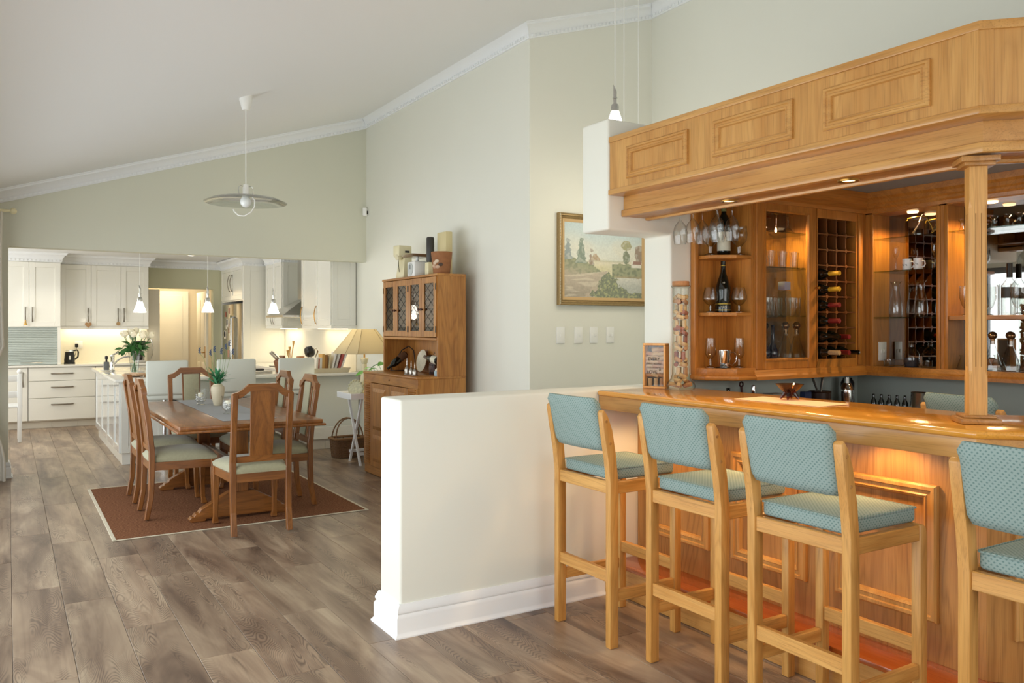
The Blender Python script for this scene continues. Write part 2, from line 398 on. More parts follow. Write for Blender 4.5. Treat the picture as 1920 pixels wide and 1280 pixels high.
struct('wall_kitchen_left', MB().box(-2.15, -2.0, YF, YK+WT, 0, 0.8).box(-2.15, -2.0, YF, 9.8, 0.8, 2.6).box(-2.15, -2.0, 13.4, YK+WT, 0.8, 2.6).box(-2.15, -2.0, 9.8, 13.4, 2.3, 2.6).box(-2.15, -0.4, YF, YF+WT, 0, 2.6), M['olive'], 'kitchen wall with a window')
struct('ceiling_kitchen', MB().box(-2.15, XW+WT, YF+WT-0.01, 16.0, 2.5, 2.62), M['ceil'], 'flat white kitchen ceiling')
struct('ceiling_bar', MB().prism([(2.90, 3.515), (XB, 3.515), (XB, 0.6), (3.75, 0.6), (2.90, 1.47)], 2.292, 2.31), M['barceil'], 'blue grey ceiling inside the bar canopy')
# passage beyond the kitchen doorway
struct('wall_hall', MB().box(1.0, 4.2, 15.6, 15.7, 0, 2.6).box(0.9, 1.0, YK+WT, 15.7, 0, 2.6).box(4.2, 4.3, YK+WT, 15.7, 0, 2.6), plain('hall_paint', 'ead9ba', 0.8), 'warm cream wall of the passage beyond the kitchen door')
struct('floor_hall', MB().box(0.9, 4.3, YK, 15.7, -0.05, -0.005), M['kick'], 'passage floor beyond the kitchen doorway')
area('lamp_passage_ceiling', (2.4, 14.9, 2.4), (0, 0, 0), 0.8, 0.5, 14, (1.0, 0.86, 0.62))
d1 = struct('door_1', MB().box(2.78, 2.82, YK+0.16, YK+0.95, 0.005, 2.03), M['door'], 'cream panelled door standing open in the passage', bevel=0.004)
for z0, z1 in ((0.2, 0.85), (1.0, 1.9)):
    for y0, y1 in ((YK+0.26, YK+0.5), (YK+0.6, YK+0.85)):
        MB().box(2.772, 2.784, y0, y1, z0, z1).build('door_panel', M['door'], d1, bevel=0.005)
MB().tube([(2.745, YK+0.24, 1.02), (2.745, YK+0.36, 1.02)], 0.008).tube([(2.78, YK+0.24, 1.02), (2.745, YK+0.24, 1.02)], 0.008).build('door_handle', M['brass'], d1, smooth=True)
MB().box(2.774, 2.781, YK+0.215, YK+0.265, 0.93, 1.12).build('door_plate', M['brass'], d1, bevel=0.002)
dj = struct('door_2', MB().box(1.86, 2.05, YK+0.02, YK+0.055, 0.005, 2.04), M['door'], 'white door leaf at the side of the kitchen doorway', bevel=0.004)
MB().tube([(1.915, YK-0.01, 0.95), (1.93, YK-0.03, 1.0), (1.94, YK-0.035, 1.1), (1.93, YK-0.03, 1.2), (1.915, YK-0.01, 1.25)], 0.008).build('door_handle', M['steel'], dj, smooth=True)
struct('door_3', MB().box(2.05, 2.75, 15.53, 15.56, 0, 2.08).box(2.15, 2.65, 15.515, 15.535, 0.1, 2.0), M['door'], 'cream flush door at the end of the passage', bevel=0.006)

# glazed doors of the window wall and the rear window (behind the camera, seen in the mirrors)
alu = plain('grey_aluminium', '77777a', 0.4, 0.6)
for i in range(6):
    y0 = -0.1 + i*1.41
    wd = struct('window_%d' % (i+1), MB().box(-0.5, -0.44, y0, y0+0.06, 0, 2.16).box(-0.5, -0.44, y0+1.35, y0+1.41, 0, 2.16).box(-0.5, -0.44, y0, y0+1.41, 0, 0.07).box(-0.5, -0.44, y0, y0+1.41, 2.09, 2.16), alu, 'grey aluminium glazed door of the window wall')
    MB().box(-0.474, -0.468, y0+0.05, y0+1.36, 0.06, 2.1).build('pane', M['pane'], wd)
wd = struct('window_7', MB().box(0.1, 4.3, -3.1, -3.05, 0.7, 0.76).box(0.1, 4.3, -3.1, -3.05, 2.69, 2.75).box(0.1, 0.16, -3.1, -3.05, 0.76, 2.69).box(4.24, 4.3, -3.1, -3.05, 0.76, 2.69).box(2.15, 2.22, -3.1, -3.05, 0.76, 2.69), alu, 'wide window in the rear wall')
MB().box(0.15, 4.25, -3.08, -3.07, 0.75, 2.7).build('pane', M['pane'], wd)

# cornices: cove with a dentil band
CP = [(0, -0.125), (0.016, -0.125), (0.018, -0.118), (0.022, -0.092), (0.026, -0.088), (0.03, -0.078), (0.04, -0.06), (0.058, -0.042), (0.08, -0.03), (0.088, -0.026), (0.09, -0.012), (0.10, -0.008), (0.104, 0.02), (0, 0.045)]
def dentils(parent, p0, p1, out, pitch=0.042):
    p0 = Vector(p0); p1 = Vector(p1); d = p1-p0; n = int(d.length/pitch); d.normalize(); out = Vector(out); mb = MB()
    up = Vector((0, 0, 1))
    for i in range(n):
        c = p0 + d*(pitch*(i+0.5)); a = d*(pitch*0.29)
        q = []
        for z in (-0.116, -0.094):
            q.append([c-a+up*z+out*0.016, c+a+up*z+out*0.016, c+a+up*z+out*0.031, c-a+up*z+out*0.031])
        mb.hexa([tuple(v) for v in q[0]], [tuple(v) for v in q[1]])
    return tag(mb.build('dentil_band', M['trim'], parent), None, None, None, 'stuff')
def cornice(name, label, p0, p1, out, m0, m1):
    o = struct(name, MB().sweep(CP, p0, p1, out, m0, m1), M['trim'], label, smooth=True, ang=25)
    dentils(o, p0, p1, out); return o
cornice('trim_1', 'white dentil cornice sloping up the gable wall', (-0.4, YF, CZ(-0.4)), (XW, YF, CZ(XW)), (0, -1, 0), 0, -1)
cornice('trim_2', 'white dentil cornice along the side wall over the dresser', (XW, YF, CZ(XW)), (XW, YP, CZ(XW)), (-1, 0, 0), 1, 1)
cornice('trim_3', 'white dentil cornice above the landscape painting', (XW, YP, CZ(XW)), (XB, YP, CZ(XB)), (0, -1, 0), -1, -1)
cornice('trim_4', 'white dentil cornice high on the bar wall', (XB, YP, CZ(XB)), (XB, -3.0, CZ(XB)), (-1, 0, 0), 1, 0)
cornice('trim_5', 'white cornice over the kitchen doorway', (1.84, YK, 2.5), (2.99, YK, 2.5), (0, -1, 0), 0, -1)
# baseboards
BP = [(0, 0), (0.036, 0), (0.036, 0.006), (0.026, 0.018), (0.024, 0.024), (0.024, 0.088), (0.02, 0.098), (0.014, 0.104), (0.02, 0.112), (0.02, 0.12), (0.012, 0.138), (0.006, 0.15), (0, 0.15)]
struct('baseboard_half_wall', MB().sweep(BP, (1.553, 3.52, 0), (2.74, 3.52, 0), (0, -1, 0), -1, 0).sweep(BP, (1.553, 3.757, 0), (1.553, 3.52, 0), (-1, 0, 0), -1, 1).sweep(BP, (4.9, 3.757, 0), (1.553, 3.757, 0), (0, 1, 0), 0, 1), M['trim'], 'tall white moulded baseboard round the half wall', smooth=True, ang=25)
struct('baseboard_right', MB().sweep(BP, (XW, YK, 0), (XW, YP, 0), (-1, 0, 0), 0, 1), M['trim'], 'white baseboard along the side wall', smooth=True, ang=25)
struct('baseboard_far', MB().sweep(BP, (-0.4, YF, 0), (0, YF, 0), (0, -1, 0), 0, 1).sweep(BP, (0, YF, 0), (0, YF+WT, 0), (1, 0, 0), -1, 1), M['trim'], 'white baseboard round the end of the far wall', smooth=True, ang=25)
struct('baseboard_back', MB().sweep(BP, (XW, YP, 0), (XB, YP, 0), (0, -1, 0), -1, 0), M['trim'], 'white baseboard under the painting', smooth=True, ang=25)
# ================================================================ THE BAR
YCOR = lambda x: 1.525 + 0.414*(x-2.786)          # where the 45 degree corner of the bar begins
D45 = 0.70711
def strip_poly(xo, th, y0=3.518, L=0.95):
    xi = xo+th; e = (xo+L, YCOR(xo)-L)
    return [(xo, y0), (xo, YCOR(xo)), e, (e[0]+th*D45, e[1]+th*D45), (xi, YCOR(xi)), (xi, y0)]
def ring(mb, a0, a1, b0, b1, prof, fn):            # mitred moulding round a rectangle
    n = len(prof); v = []
    for d, h in prof:
        for a, b in ((a0+d, b0+d), (a1-d, b0+d), (a1-d, b1-d), (a0+d, b1-d)): v.append(fn(a, b, h))
    f = [(i*4+k, i*4+(k+1) % 4, (i+1)*4+(k+1) % 4, (i+1)*4+k) for i in range(n-1) for k in range(4)]
    return mb.add(v, f)
MOULD = [(0, -0.002), (0, 0.014), (0.006, 0.02), (0.016, 0.02), (0.02, 0.013), (0.03, 0.013), (0.034, 0.017), (0.042, 0.012), (0.047, -0.002)]
MINI = [(a*0.62, b*0.75 if b > 0 else b) for a, b in MOULD]
bc = thing('bar_counter', 'honey oak bar counter with panelled front and glossy top', 'bar counter', (2.9, 2.5, 0))
MB().prism(strip_poly(2.70, 0.57, 3.516), 1.072, 1.10).build('countertop', M['top'], bc, bevel=0.012, seg=3, w=True)
MB().prism(strip_poly(2.712, 0.03, 3.516), 1.0, 1.0725).build('front_fascia', M['oak_y'], bc, bevel=0.004, w=True)
MB().prism(strip_poly(2.735, 0.25, 3.516), 1.045, 1.0715).build('soffit', M['oakd_y'], bc, w=True)
MB().prism(strip_poly(2.986, 0.03, 3.516), 0.002, 1.0715).build('front_panel', M['oakd_z'], bc, w=True)
for y0, y1 in ((2.962, 3.41), (2.378, 2.812), (1.783, 2.229)):
    ring(MB(), y0, y1, 0.325, 0.842, [(a*1.25, b*1.2) for a, b in MOULD], lambda a, b, h: (2.986-h, a, b)).build('panel_moulding', M['oak_z'], bc, w=True, smooth=True, ang=20)
cx, cyy = 2.986, YCOR(2.986)
ring(MB(), 0.09, 0.6, 0.325, 0.842, [(a*1.25, b*1.2) for a, b in MOULD], lambda a, b, h: (cx+a*D45-h*D45, cyy-a*D45-h*D45, b)).build('panel_moulding', M['oak_z'], bc, w=True, smooth=True, ang=20)
st = strip_poly(2.785, 0.203, 3.516)
MB().prism(st, 0.15, 0.172).build('foot_step', M['step'], bc, bevel=0.004, w=True)
MB().prism(strip_poly(2.795, 0.02, 3.516), 0.002, 0.1505).build('step_riser', M['oak_y'], bc, w=True)
for y in (3.2, 2.55, 1.95):
    lp = MB().lathe([(0.03, -0.012), (0.034, -0.01), (0.034, 0)], 20, (2.86, y, 1.045)).build('under_counter_lamp', M['steel'], bc, w=True, smooth=True)
    MB().lathe([(0.025, -0.0135), (0.025, -0.0115)], 16, (2.86, y, 1.045)).build('lamp_lens', M['warmlens'], lp, w=False).location = (-bc.location.x, -bc.location.y, 0)
    spot('under_counter_lamp_light', (2.86, y, 1.028), 10, (1.0, 0.60, 0.26), 150, 0.6, 0.025)

cn = thing('bar_canopy', 'honey oak canopy with moulded panels over the bar', 'bar canopy', (2.9, 2.5, 2.045))
def cst(name, xo, th, z0, z1, mat, **k): return MB().prism(strip_poly(xo, th), z0, z1).build(name, mat, cn, w=True, **k)
cst('upper_fascia', 2.790, 0.025, 2.17, 2.455, M['oak_z'])
cst('top_trim', 2.780, 0.04, 2.440, 2.472, M['oak_y'], bevel=0.004)
cst('middle_ledge', 2.776, 0.13, 2.156, 2.186, M['oak_y'], bevel=0.006)
cst('lower_fascia', 2.886, 0.025, 2.055, 2.158, M['oak_y'])
cst('bottom_trim', 2.868, 0.04, 2.045, 2.082, M['oak_y'], bevel=0.005)
cst('soffit_board', 2.906, 0.15, 2.048, 2.066, M['oakd_y'])
cst('inner_trim', 3.04, 0.03, 2.036, 2.08, M['oak_y'], bevel=0.005)
cst('inner_fascia', 3.05, 0.02, 2.066, 2.293, M['oakd_y'])
cst('top_board', 2.82, 0.25, 2.44, 2.455, M['oakd_y'])
for y0, y1 in ((2.912, 3.367), (2.293, 2.744), (1.695, 2.141)):
    ring(MB(), y0, y1, 2.224, 2.392, [(a*0.85, b*0.85) for a, b in MOULD], lambda a, b, h: (2.790-h, a, b)).build('panel_moulding', M['oak_y'], cn, w=True, smooth=True, ang=20)
for a0, a1, nm in ((0.0, 0.045, 'corner_stile'),):
    MB().box(2.783, 2.792, YCOR(2.786), YCOR(2.786)+0.045, 2.184, 2.442).build(nm, M['oak_z'], cn, w=True)
    px, py = 2.786, YCOR(2.786)
    MB().hexa([(px, py, 2.184), (px+.045*D45, py-.045*D45, 2.184), (px+.05*D45, py-.035*D45, 2.184), (px+.01, py+.005, 2.184)], [(px, py, 2.442), (px+.045*D45, py-.045*D45, 2.442), (px+.05*D45, py-.035*D45, 2.442), (px+.01, py+.005, 2.442)]).build(nm, M['oak_z'], cn, w=True)
for i, (x, y) in enumerate(((2.955, 2.809), (2.965, 2.158))):
    d = thing('downlight', 'round recessed downlight in the canopy soffit, %s' % ('nearer the wall bulkhead' if i == 0 else 'further along towards the oak post'), 'light', (x, y, 2.048), 0, 'recessed downlights in the bar canopy')
    MB().lathe([(0.026, -0.001), (0.03, -0.006), (0.042, -0.006), (0.044, 0.0)], 28, cap=False).build('trim_ring', M['brass'], d, smooth=True)
    MB().lathe([(0.001, -0.002), (0.028, -0.002), (0.028, -0.0005)], 24).build('lamp_lens', M['warmlens'], d)
    spot('downlight_beam', (0, 0, -0.02), 20, (1.0, 0.70, 0.38), 120, 0.5, 0.06, parent=d)

# post on the counter corner
pt = thing('bar_post', 'fluted square oak post standing on the bar counter corner', 'post', (2.925, 1.612, 1.1005), R(45))
MB().box(-0.066, 0.066, -0.066, 0.066, 0.0, 0.02).build('base_block', M['oakd_x'], pt, bevel=0.006)
MB().box(-0.052, 0.052, -0.052, 0.052, 0.02, 0.03).build('base_moulding', M['oakd_x'], pt, bevel=0.004)
def oct_(h, c): return [(-h+c, -h), (h-c, -h), (h, -h+c), (h, h-c), (h-c, h), (-h+c, h), (-h, h-c), (-h, -h+c)]
sh = MB(); lv = [(0.03, 0.001), (0.16, 0.001), (0.185, 0.009), (0.76, 0.009), (0.785, 0.001), (0.93, 0.001)]; n0 = []
for z, c in lv:
    n0.append(len(sh.v)); sh.v += [(x, y, z) for x, y in oct_(0.029, c)]
for i in range(len(lv)-1):
    for k in range(8): sh.f.append((n0[i]+k, n0[i]+(k+1) % 8, n0[i+1]+(k+1) % 8, n0[i+1]+k))
sh.f += [tuple(reversed(range(8))), tuple(range(n0[-1], n0[-1]+8))]
so = sh.build('shaft', M['beech_z'], pt)
gm = plain('flute_groove', '9a6c34', 0.6)
for s in (-1, 1):
    for o in (-0.009, 0.009):
        MB().box(o-0.0022, o+0.0022, s*0.0285-0.001, s*0.0285+0.001, 0.2, 0.74).build('flute', gm, so, bevel=0.0008, seg=1)
        MB().box(s*0.0285-0.001, s*0.0285+0.001, o-0.0022, o+0.0022, 0.2, 0.74).build('flute', gm, so, bevel=0.0008, seg=1)
MB().prism(oct_(0.05, 0.002), 0.905, 0.918).prism(oct_(0.062, 0.002), 0.918, 0.9365).build('capital', M['oakd_x'], pt, bevel=0.004)

# ---------------------------------------------------------------- bar cabinets
cs = thing('corner_shelf_unit', 'open oak corner shelves at the end of the bar cabinets', 'shelf', (3.53, 3.45, 1.135))
MB().box(3.415, 3.655, 3.5, 3.516, 1.16, 2.285).build('back_panel', M['cabw_z'], cs, w=True)
MB().box(3.382, 3.416, 3.478, 3.516, 1.16, 2.285).build('left_stile', M['cabw_z'], cs, bevel=0.006, w=True)
MB().box(3.655, 3.674, 3.305, 3.516, 1.16, 2.285).build('side_panel', M['cabw_z'], cs, w=True)
SP = [(3.417, 3.499), (3.417, 3.40), (3.53, 3.30), (3.654, 3.30), (3.654, 3.499)]
for z in (1.853, 1.524): MB().prism(SP, z-0.02, z).build('shelf', M['cabw_x'], cs, bevel=0.002, seg=1, w=True)
MB().prism([(3.385, 3.516), (3.395, 3.395), (3.52, 3.287), (3.674, 3.287), (3.674, 3.516)], 1.162, 1.205).build('shelf', M['cabw_x'], cs, bevel=0.003, w=True)
MB().prism([(3.372, 3.516), (3.372, 3.388), (3.513, 3.268), (3.674, 3.268), (3.674, 3.516)], 1.135, 1.163).build('base_moulding', M['cabw_x'], cs, bevel=0.009, w=True)

gc = thing('glass_door_cabinet', 'oak wall cabinet with a tall glazed door and glass shelves', 'cabinet', (3.95, 3.4, 1.135))
MB().box(3.675, 3.70, 3.302, 3.516, 1.19, 2.285).box(4.2, 4.228, 3.318, 3.516, 1.19, 2.285).box(3.70, 4.2, 3.318, 3.516, 1.225, 1.248).box(3.70, 4.2, 3.318, 3.516, 2.16, 2.18).build('body', M['cabw_z'], gc, w=True)
MB().box(3.70, 4.2, 3.508, 3.516, 1.248, 2.16).build('mirror_back', M['mirror'], gc, w=True)
dr = MB()
dr.box(3.692, 3.764, 3.296, 3.316, 1.192, 2.2).box(4.142, 4.222, 3.296, 3.316, 1.192, 2.2).box(3.764, 4.142, 3.296, 3.316, 1.192, 1.25).box(3.764, 4.142, 3.296, 3.316, 2.12, 2.2)
dro = dr.build('door', M['cabw_z'], gc, bevel=0.003, seg=1, w=True)
ring(MB(), 3.755, 4.15, 1.242, 2.13, [(0, 0), (0, 0.008), (0.008, 0.008), (0.014, 0.0)], lambda a, b, h: (a-3.95, 3.296-h-3.4, b-1.135)).build('glazing_bead', M['cabw_z'], dro)
o = MB().box(3.762, 4.144, 3.305, 3.309, 1.248, 2.122).build('pane', M['pane'], dro); o.location = (-3.95, -3.4, -1.135)
MB().lathe([(0.004, 0), (0.004, 0.012), (0.009, 0.018), (0.011, 0.026), (0.007, 0.032), (0.001, 0.033)], 16, M=Matrix.Translation((0.258, -0.104, 0.545)) @ Matrix.Rotation(R(90), 4, 'X')).build('door_knob', M['brass'], dro, smooth=True)
for z in (2.013, 1.80, 1.509): MB().box(3.702, 4.198, 3.33, 3.506, z-0.007, z).build('glass_shelf', M['shelfglass'], gc, w=True)
MB().lathe([(0.03, -0.01), (0.034, 0)], 16, (3.95, 3.40, 2.159)).build('cabinet_lamp', M['warmlens'], gc, w=True)
spot('cabinet_lamp_light', (3.95, 3.40, 2.14), 32, (1.0, 0.62, 0.26), 150, 0.6, 0.03)

wr = thing('wine_rack', 'oak lattice wine rack with nine rows of bottle holes', 'wine rack', (4.46, 3.4, 1.135))
MB().box(4.229, 4.235, 3.298, 3.516, 1.19, 2.285).box(4.603, 4.702, 3.298, 3.516, 1.19, 2.285).box(4.235, 4.603, 3.298, 3.516, 1.19, 1.243).box(4.235, 4.603, 3.298, 3.516, 2.112, 2.285).build('frame', M['cabw_z'], wr, w=True)
MB().box(4.62, 4.66, 3.286, 3.299, 1.2, 2.16).build('reeded_stile', M['cabw_z'], wr, bevel=0.006, w=True)
MB().box(4.235, 4.603, 3.508, 3.516, 1.243, 2.112).build('back_panel', plain('rack_back', '160b05', 0.8), wr, w=True)
cw, rh = (4.603-4.235)/4, (2.112-1.243)/9
for k in range(1, 4):
    x = 4.235+k*cw; MB().box(x-0.004, x+0.004, 3.305, 3.50, 1.243, 2.112).build('slat', M['rackw_z'], wr, w=True)
for k in range(1, 9):
    z = 1.243+k*rh; MB().box(4.235, 4.603, 3.302, 3.50, z-0.004, z+0.004).build('slat', M['rackw_x'], wr, w=True)
for i in range(1, 4):
    for j in range(1, 9):
        x, z = 4.235+i*cw, 1.243+j*rh
        MB().prism([(x-0.015, z), (x, z-0.015), (x+0.015, z), (x, z+0.015)], 3.301, 3.32, 'y').build('lattice_boss', M['rackw_x'], wr, w=True)

bk = thing('back_bar_unit', 'oak shelving unit with mirrored backs along the bar wall', 'shelf', (4.8, 2.3, 1.135))
MB().box(4.70, 4.90, 3.25, 3.297, 1.19, 2.285).build('stile', M['cabw_z'], bk, w=True)
MB().box(4.70, 4.90, 2.762, 2.81, 1.19, 2.285).build('stile', M['cabw_z'], bk, w=True)
MB().box(4.70, 4.90, 1.60, 1.65, 1.19, 2.285).build('stile', M['cabw_z'], bk, w=True)
for y in (3.25, 2.81, 2.762, 1.65, 1.60):
    MB().box(4.692, 4.70, y-0.012, y+0.012, 1.19, 2.16).build('stile_bead', M['cabw_z'], bk, bevel=0.004, w=True)
MB().box(4.70, 4.90, 0.7, 3.297, 2.16, 2.285).build('top_rail', M['cabw_y'], bk, w=True)
MB().box(4.70, 4.90, 0.7, 3.297, 1.165, 1.191).build('floor_board', M['cabw_y'], bk, w=True)
MB().box(4.884, 4.89, 2.81, 3.25, 1.191, 2.16).build('mirror_back', M['mirror'], bk, w=True)
MB().box(4.884, 4.89, 1.65, 2.762, 1.191, 2.16).build('mirror_back', M['mirror'], bk, w=True)
for y0, y1, zs in ((2.812, 3.248, (2.002, 1.794, 1.503)), (1.652, 2.76, (2.004,))):
    for z in zs: MB().box(4.715, 4.882, y0, y1, z-0.007, z).build('glass_shelf', M['shelfglass'], bk, w=True)
MB().box(4.705, 4.882, 1.652, 2.76, 1.482, 1.506).build('oak_shelf', M['cabw_y'], bk, bevel=0.002, seg=1, w=True)
for y in (3.03, 2.55, 1.95):
    MB().lathe([(0.03, -0.01), (0.034, 0)], 16, (4.79, y, 2.159)).build('cabinet_lamp', M['warmlens'], bk, w=True)
    spot('cabinet_lamp_light', (4.79, y, 2.14), 25, (1.0, 0.60, 0.25), 150, 0.6, 0.03)
# crown and base mouldings round the cabinet run
CRP = [(0, 0), (0.012, 0), (0.016, 0.02), (0.03, 0.03), (0.03, 0.045), (0.042, 0.055), (0.042, 0.075), (0.056, 0.09), (0.06, 0.125), (0, 0.125)]
struct('trim_6', MB().sweep(CRP, (3.66, 3.298, 2.166), (4.70, 3.298, 2.166), (0, -1, 0), 0, -1).sweep(CRP, (4.70, 3.298, 2.166), (4.70, 0.7, 2.166), (-1, 0, 0), 1, 0), M['cabw_x'], 'reeded oak crown moulding along the top of the bar cabinets', smooth=True, ang=20)
BSP = [(0, 0), (0.035, 0), (0.035, 0.02), (0.022, 0.032), (0.012, 0.058), (0, 0.058)]
struct('trim_7', MB().sweep(BSP, (3.66, 3.300, 1.134), (4.70, 3.300, 1.134), (0, -1, 0), 0, -1).sweep(BSP, (4.70, 3.300, 1.134), (4.70, 0.7, 1.134), (-1, 0, 0), 1, 0).box(3.675, 4.70, 3.3, 3.516, 1.134, 1.19).box(4.70, 4.918, 0.7, 3.516, 1.134, 1.165), M['cabw_x'], 'oak base moulding under the bar cabinets', smooth=True, ang=20)
sp = thing('switch_plate', 'white double switch on the inner side of the mirrored bar shelf', 'switch', (4.80, 3.249, 1.285))
MB().box(-0.04, 0.04, -0.008, 0, -0.06, 0.06).build('plate', M['white'], sp, bevel=0.003)
for s in (-1, 1): MB().box(s*0.014-0.008, s*0.014+0.008, -0.012, -0.008, -0.012, 0.012).build('rocker', M['white'], sp, bevel=0.002, seg=1)
wb = thing('back_counter', 'low work counter inside the bar under the cabinets', 'counter', (4.3, 3.2, 0))
MB().box(3.3, 4.91, 3.02, 3.51, 0.86, 0.90).box(4.48, 4.91, 0.9, 3.02, 0.86, 0.90).build('worktop', M['char'], wb, bevel=0.004, w=True)
MB().box(3.32, 4.91, 3.08, 3.51, 0.005, 0.86).box(4.52, 4.91, 0.9, 3.08, 0.005, 0.86).build('body', M['oakd_z'], wb, w=True)

# ---------------------------------------------------------------- bar stools
def make_stool(label):
    t = thing('bar_stool', label, 'bar stool', (0, 0, 0), 0, 'teal bar stools round the bar')
    for s in (-1, 1):
        y0, y1 = (s*0.2025-0.0185, s*0.2025+0.0185)
        prof = [(-0.214, 0), (-0.166, 0), (-0.166, 0.74), (-0.178, 0.86), (-0.200, 0.98), (-0.226, 1.045), (-0.248, 1.073), (-0.262, 1.06), (-0.246, 0.96), (-0.226, 0.85), (-0.214, 0.74)]
        lg = MB().prism(prof, y0, y1, 'y').build('leg', M['beech_z'], t, bevel=0.006, seg=2)
        for z, x in ((0.92, -0.213), (1.02, -0.235)):
            MB().lathe([(0.007, 0), (0.006, 0.0015)], 12, M=Matrix.Translation((x, s*0.2212, z)) @ Matrix.Rotation(R(-90*s), 4, 'X')).build('dowel_cap', M['oakd_z'], lg)
        MB().prism([(0.170, 0), (0.212, 0), (0.212, 0.70), (0.205, 0.735), (0.19, 0.748), (0.170, 0.748)], y0, y1, 'y').build('leg', M['beech_z'], t, bevel=0.006, seg=2)
        MB().box(-0.167, 0.171, s*0.2025-0.013, s*0.2025+0.013, 0.69, 0.745).build('seat_rail', M['beech_x'], t, bevel=0.003, seg=1)
        MB().box(-0.167, 0.171, s*0.2025-0.012, s*0.2025+0.012, 0.205, 0.257).build('stretcher', M['beech_x'], t, bevel=0.003, seg=1)
    for x in (-0.192, 0.19):
        MB().box(x-0.014, x+0.014, -0.185, 0.185, 0.69, 0.745).build('seat_rail', M['beech_y'], t, bevel=0.003, seg=1)
        MB().box(x-0.013, x+0.013, -0.185, 0.185, 0.29, 0.344).build('stretcher', M['beech_y'], t, bevel=0.003, seg=1)
    st_ = MB().box(-0.176, 0.205, -0.183, 0.183, 0.745, 0.803).build('seat_cushion', M['teal'], t, bevel=0.016, seg=3, uv=True)
    MB().tube([(-0.17, -0.184, 0.798), (0.2, -0.184, 0.798), (0.206, -0.178, 0.798), (0.206, 0.178, 0.798), (0.2, 0.184, 0.798), (-0.17, 0.184, 0.798), (-0.177, 0.178, 0.798), (-0.177, -0.178, 0.798)], 0.0035, 6, True).build('piping', M['teal'], st_, smooth=True, uv=True)
    b = MB(); ny, nz = 12, 9; L = []
    for side in (0, 1):
        for j in range(nz+1):
            z = 0.882 + 0.24*j/nz; zz = (z-0.88)/0.24
            for i in range(ny+1):
                u = -1+2*i/ny; hw_ = 0.183 + (0.006 if zz > 0.8 else 0.0)*min(1, (zz-0.8)/0.12) if zz > 0.8 else 0.183
                hw_ -= 0.016*max(0, (zz-0.88)/0.12)**2 + 0.012*max(0, (0.1-zz)/0.1)**2; y = u*hw_; cur = -0.016*(1-u*u)
                lean = -0.21 - 0.055*zz - 0.02*max(0, zz-0.8)
                rx = 1-max(0, abs(u)-0.93)/0.07*0.35; rz = 1-max(0, abs(2*zz-1)-0.88)/0.12*0.45
                th = 0.024*rx*rz*(0.9 if side == 0 else 1.0)
                L.append((lean + cur + (-th if side == 0 else th), y, z))
    b.v = L; K = (ny+1)*(nz+1); ix = lambda s_, j, i: s_*K + j*(ny+1) + i
    for j in range(nz):
        for i in range(ny):
            b.f.append((ix(0, j, i), ix(0, j+1, i), ix(0, j+1, i+1), ix(0, j, i+1))); b.f.append((ix(1, j, i), ix(1, j, i+1), ix(1, j+1, i+1), ix(1, j+1, i)))
    for i in range(ny):
        b.f.append((ix(0, 0, i), ix(0, 0, i+1), ix(1, 0, i+1), ix(1, 0, i))); b.f.append((ix(0, nz, i), ix(1, nz, i), ix(1, nz, i+1), ix(0, nz, i+1)))
    for j in range(nz):
        b.f.append((ix(0, j, 0), ix(1, j, 0), ix(1, j+1, 0), ix(0, j+1, 0))); b.f.append((ix(0, j, ny), ix(0, j+1, ny), ix(1, j+1, ny), ix(1, j, ny)))
    b.build('backrest', M['teal'], t, smooth=True, uv=True, ang=70)
    return t
s1 = make_stool('teal upholstered oak bar stool standing right against the cream half wall')
s1.location = (2.50, 3.10, 0)
copy_tree(s1, None, (2.555, 2.487, 0), 0, 'teal upholstered oak bar stool second from the cream half wall')
copy_tree(s1, None, (2.55, 1.912, 0), 0, 'teal upholstered oak bar stool third from the half wall, its whole seat in view')
copy_tree(s1, None, (2.545, 1.118, 0), R(0), 'teal upholstered oak bar stool before the oak post, cut off by the picture edge')
copy_tree(s1, None, (4.06, 2.13, 0), R(-10), 'teal bar stool standing inside the bar behind the oak post')
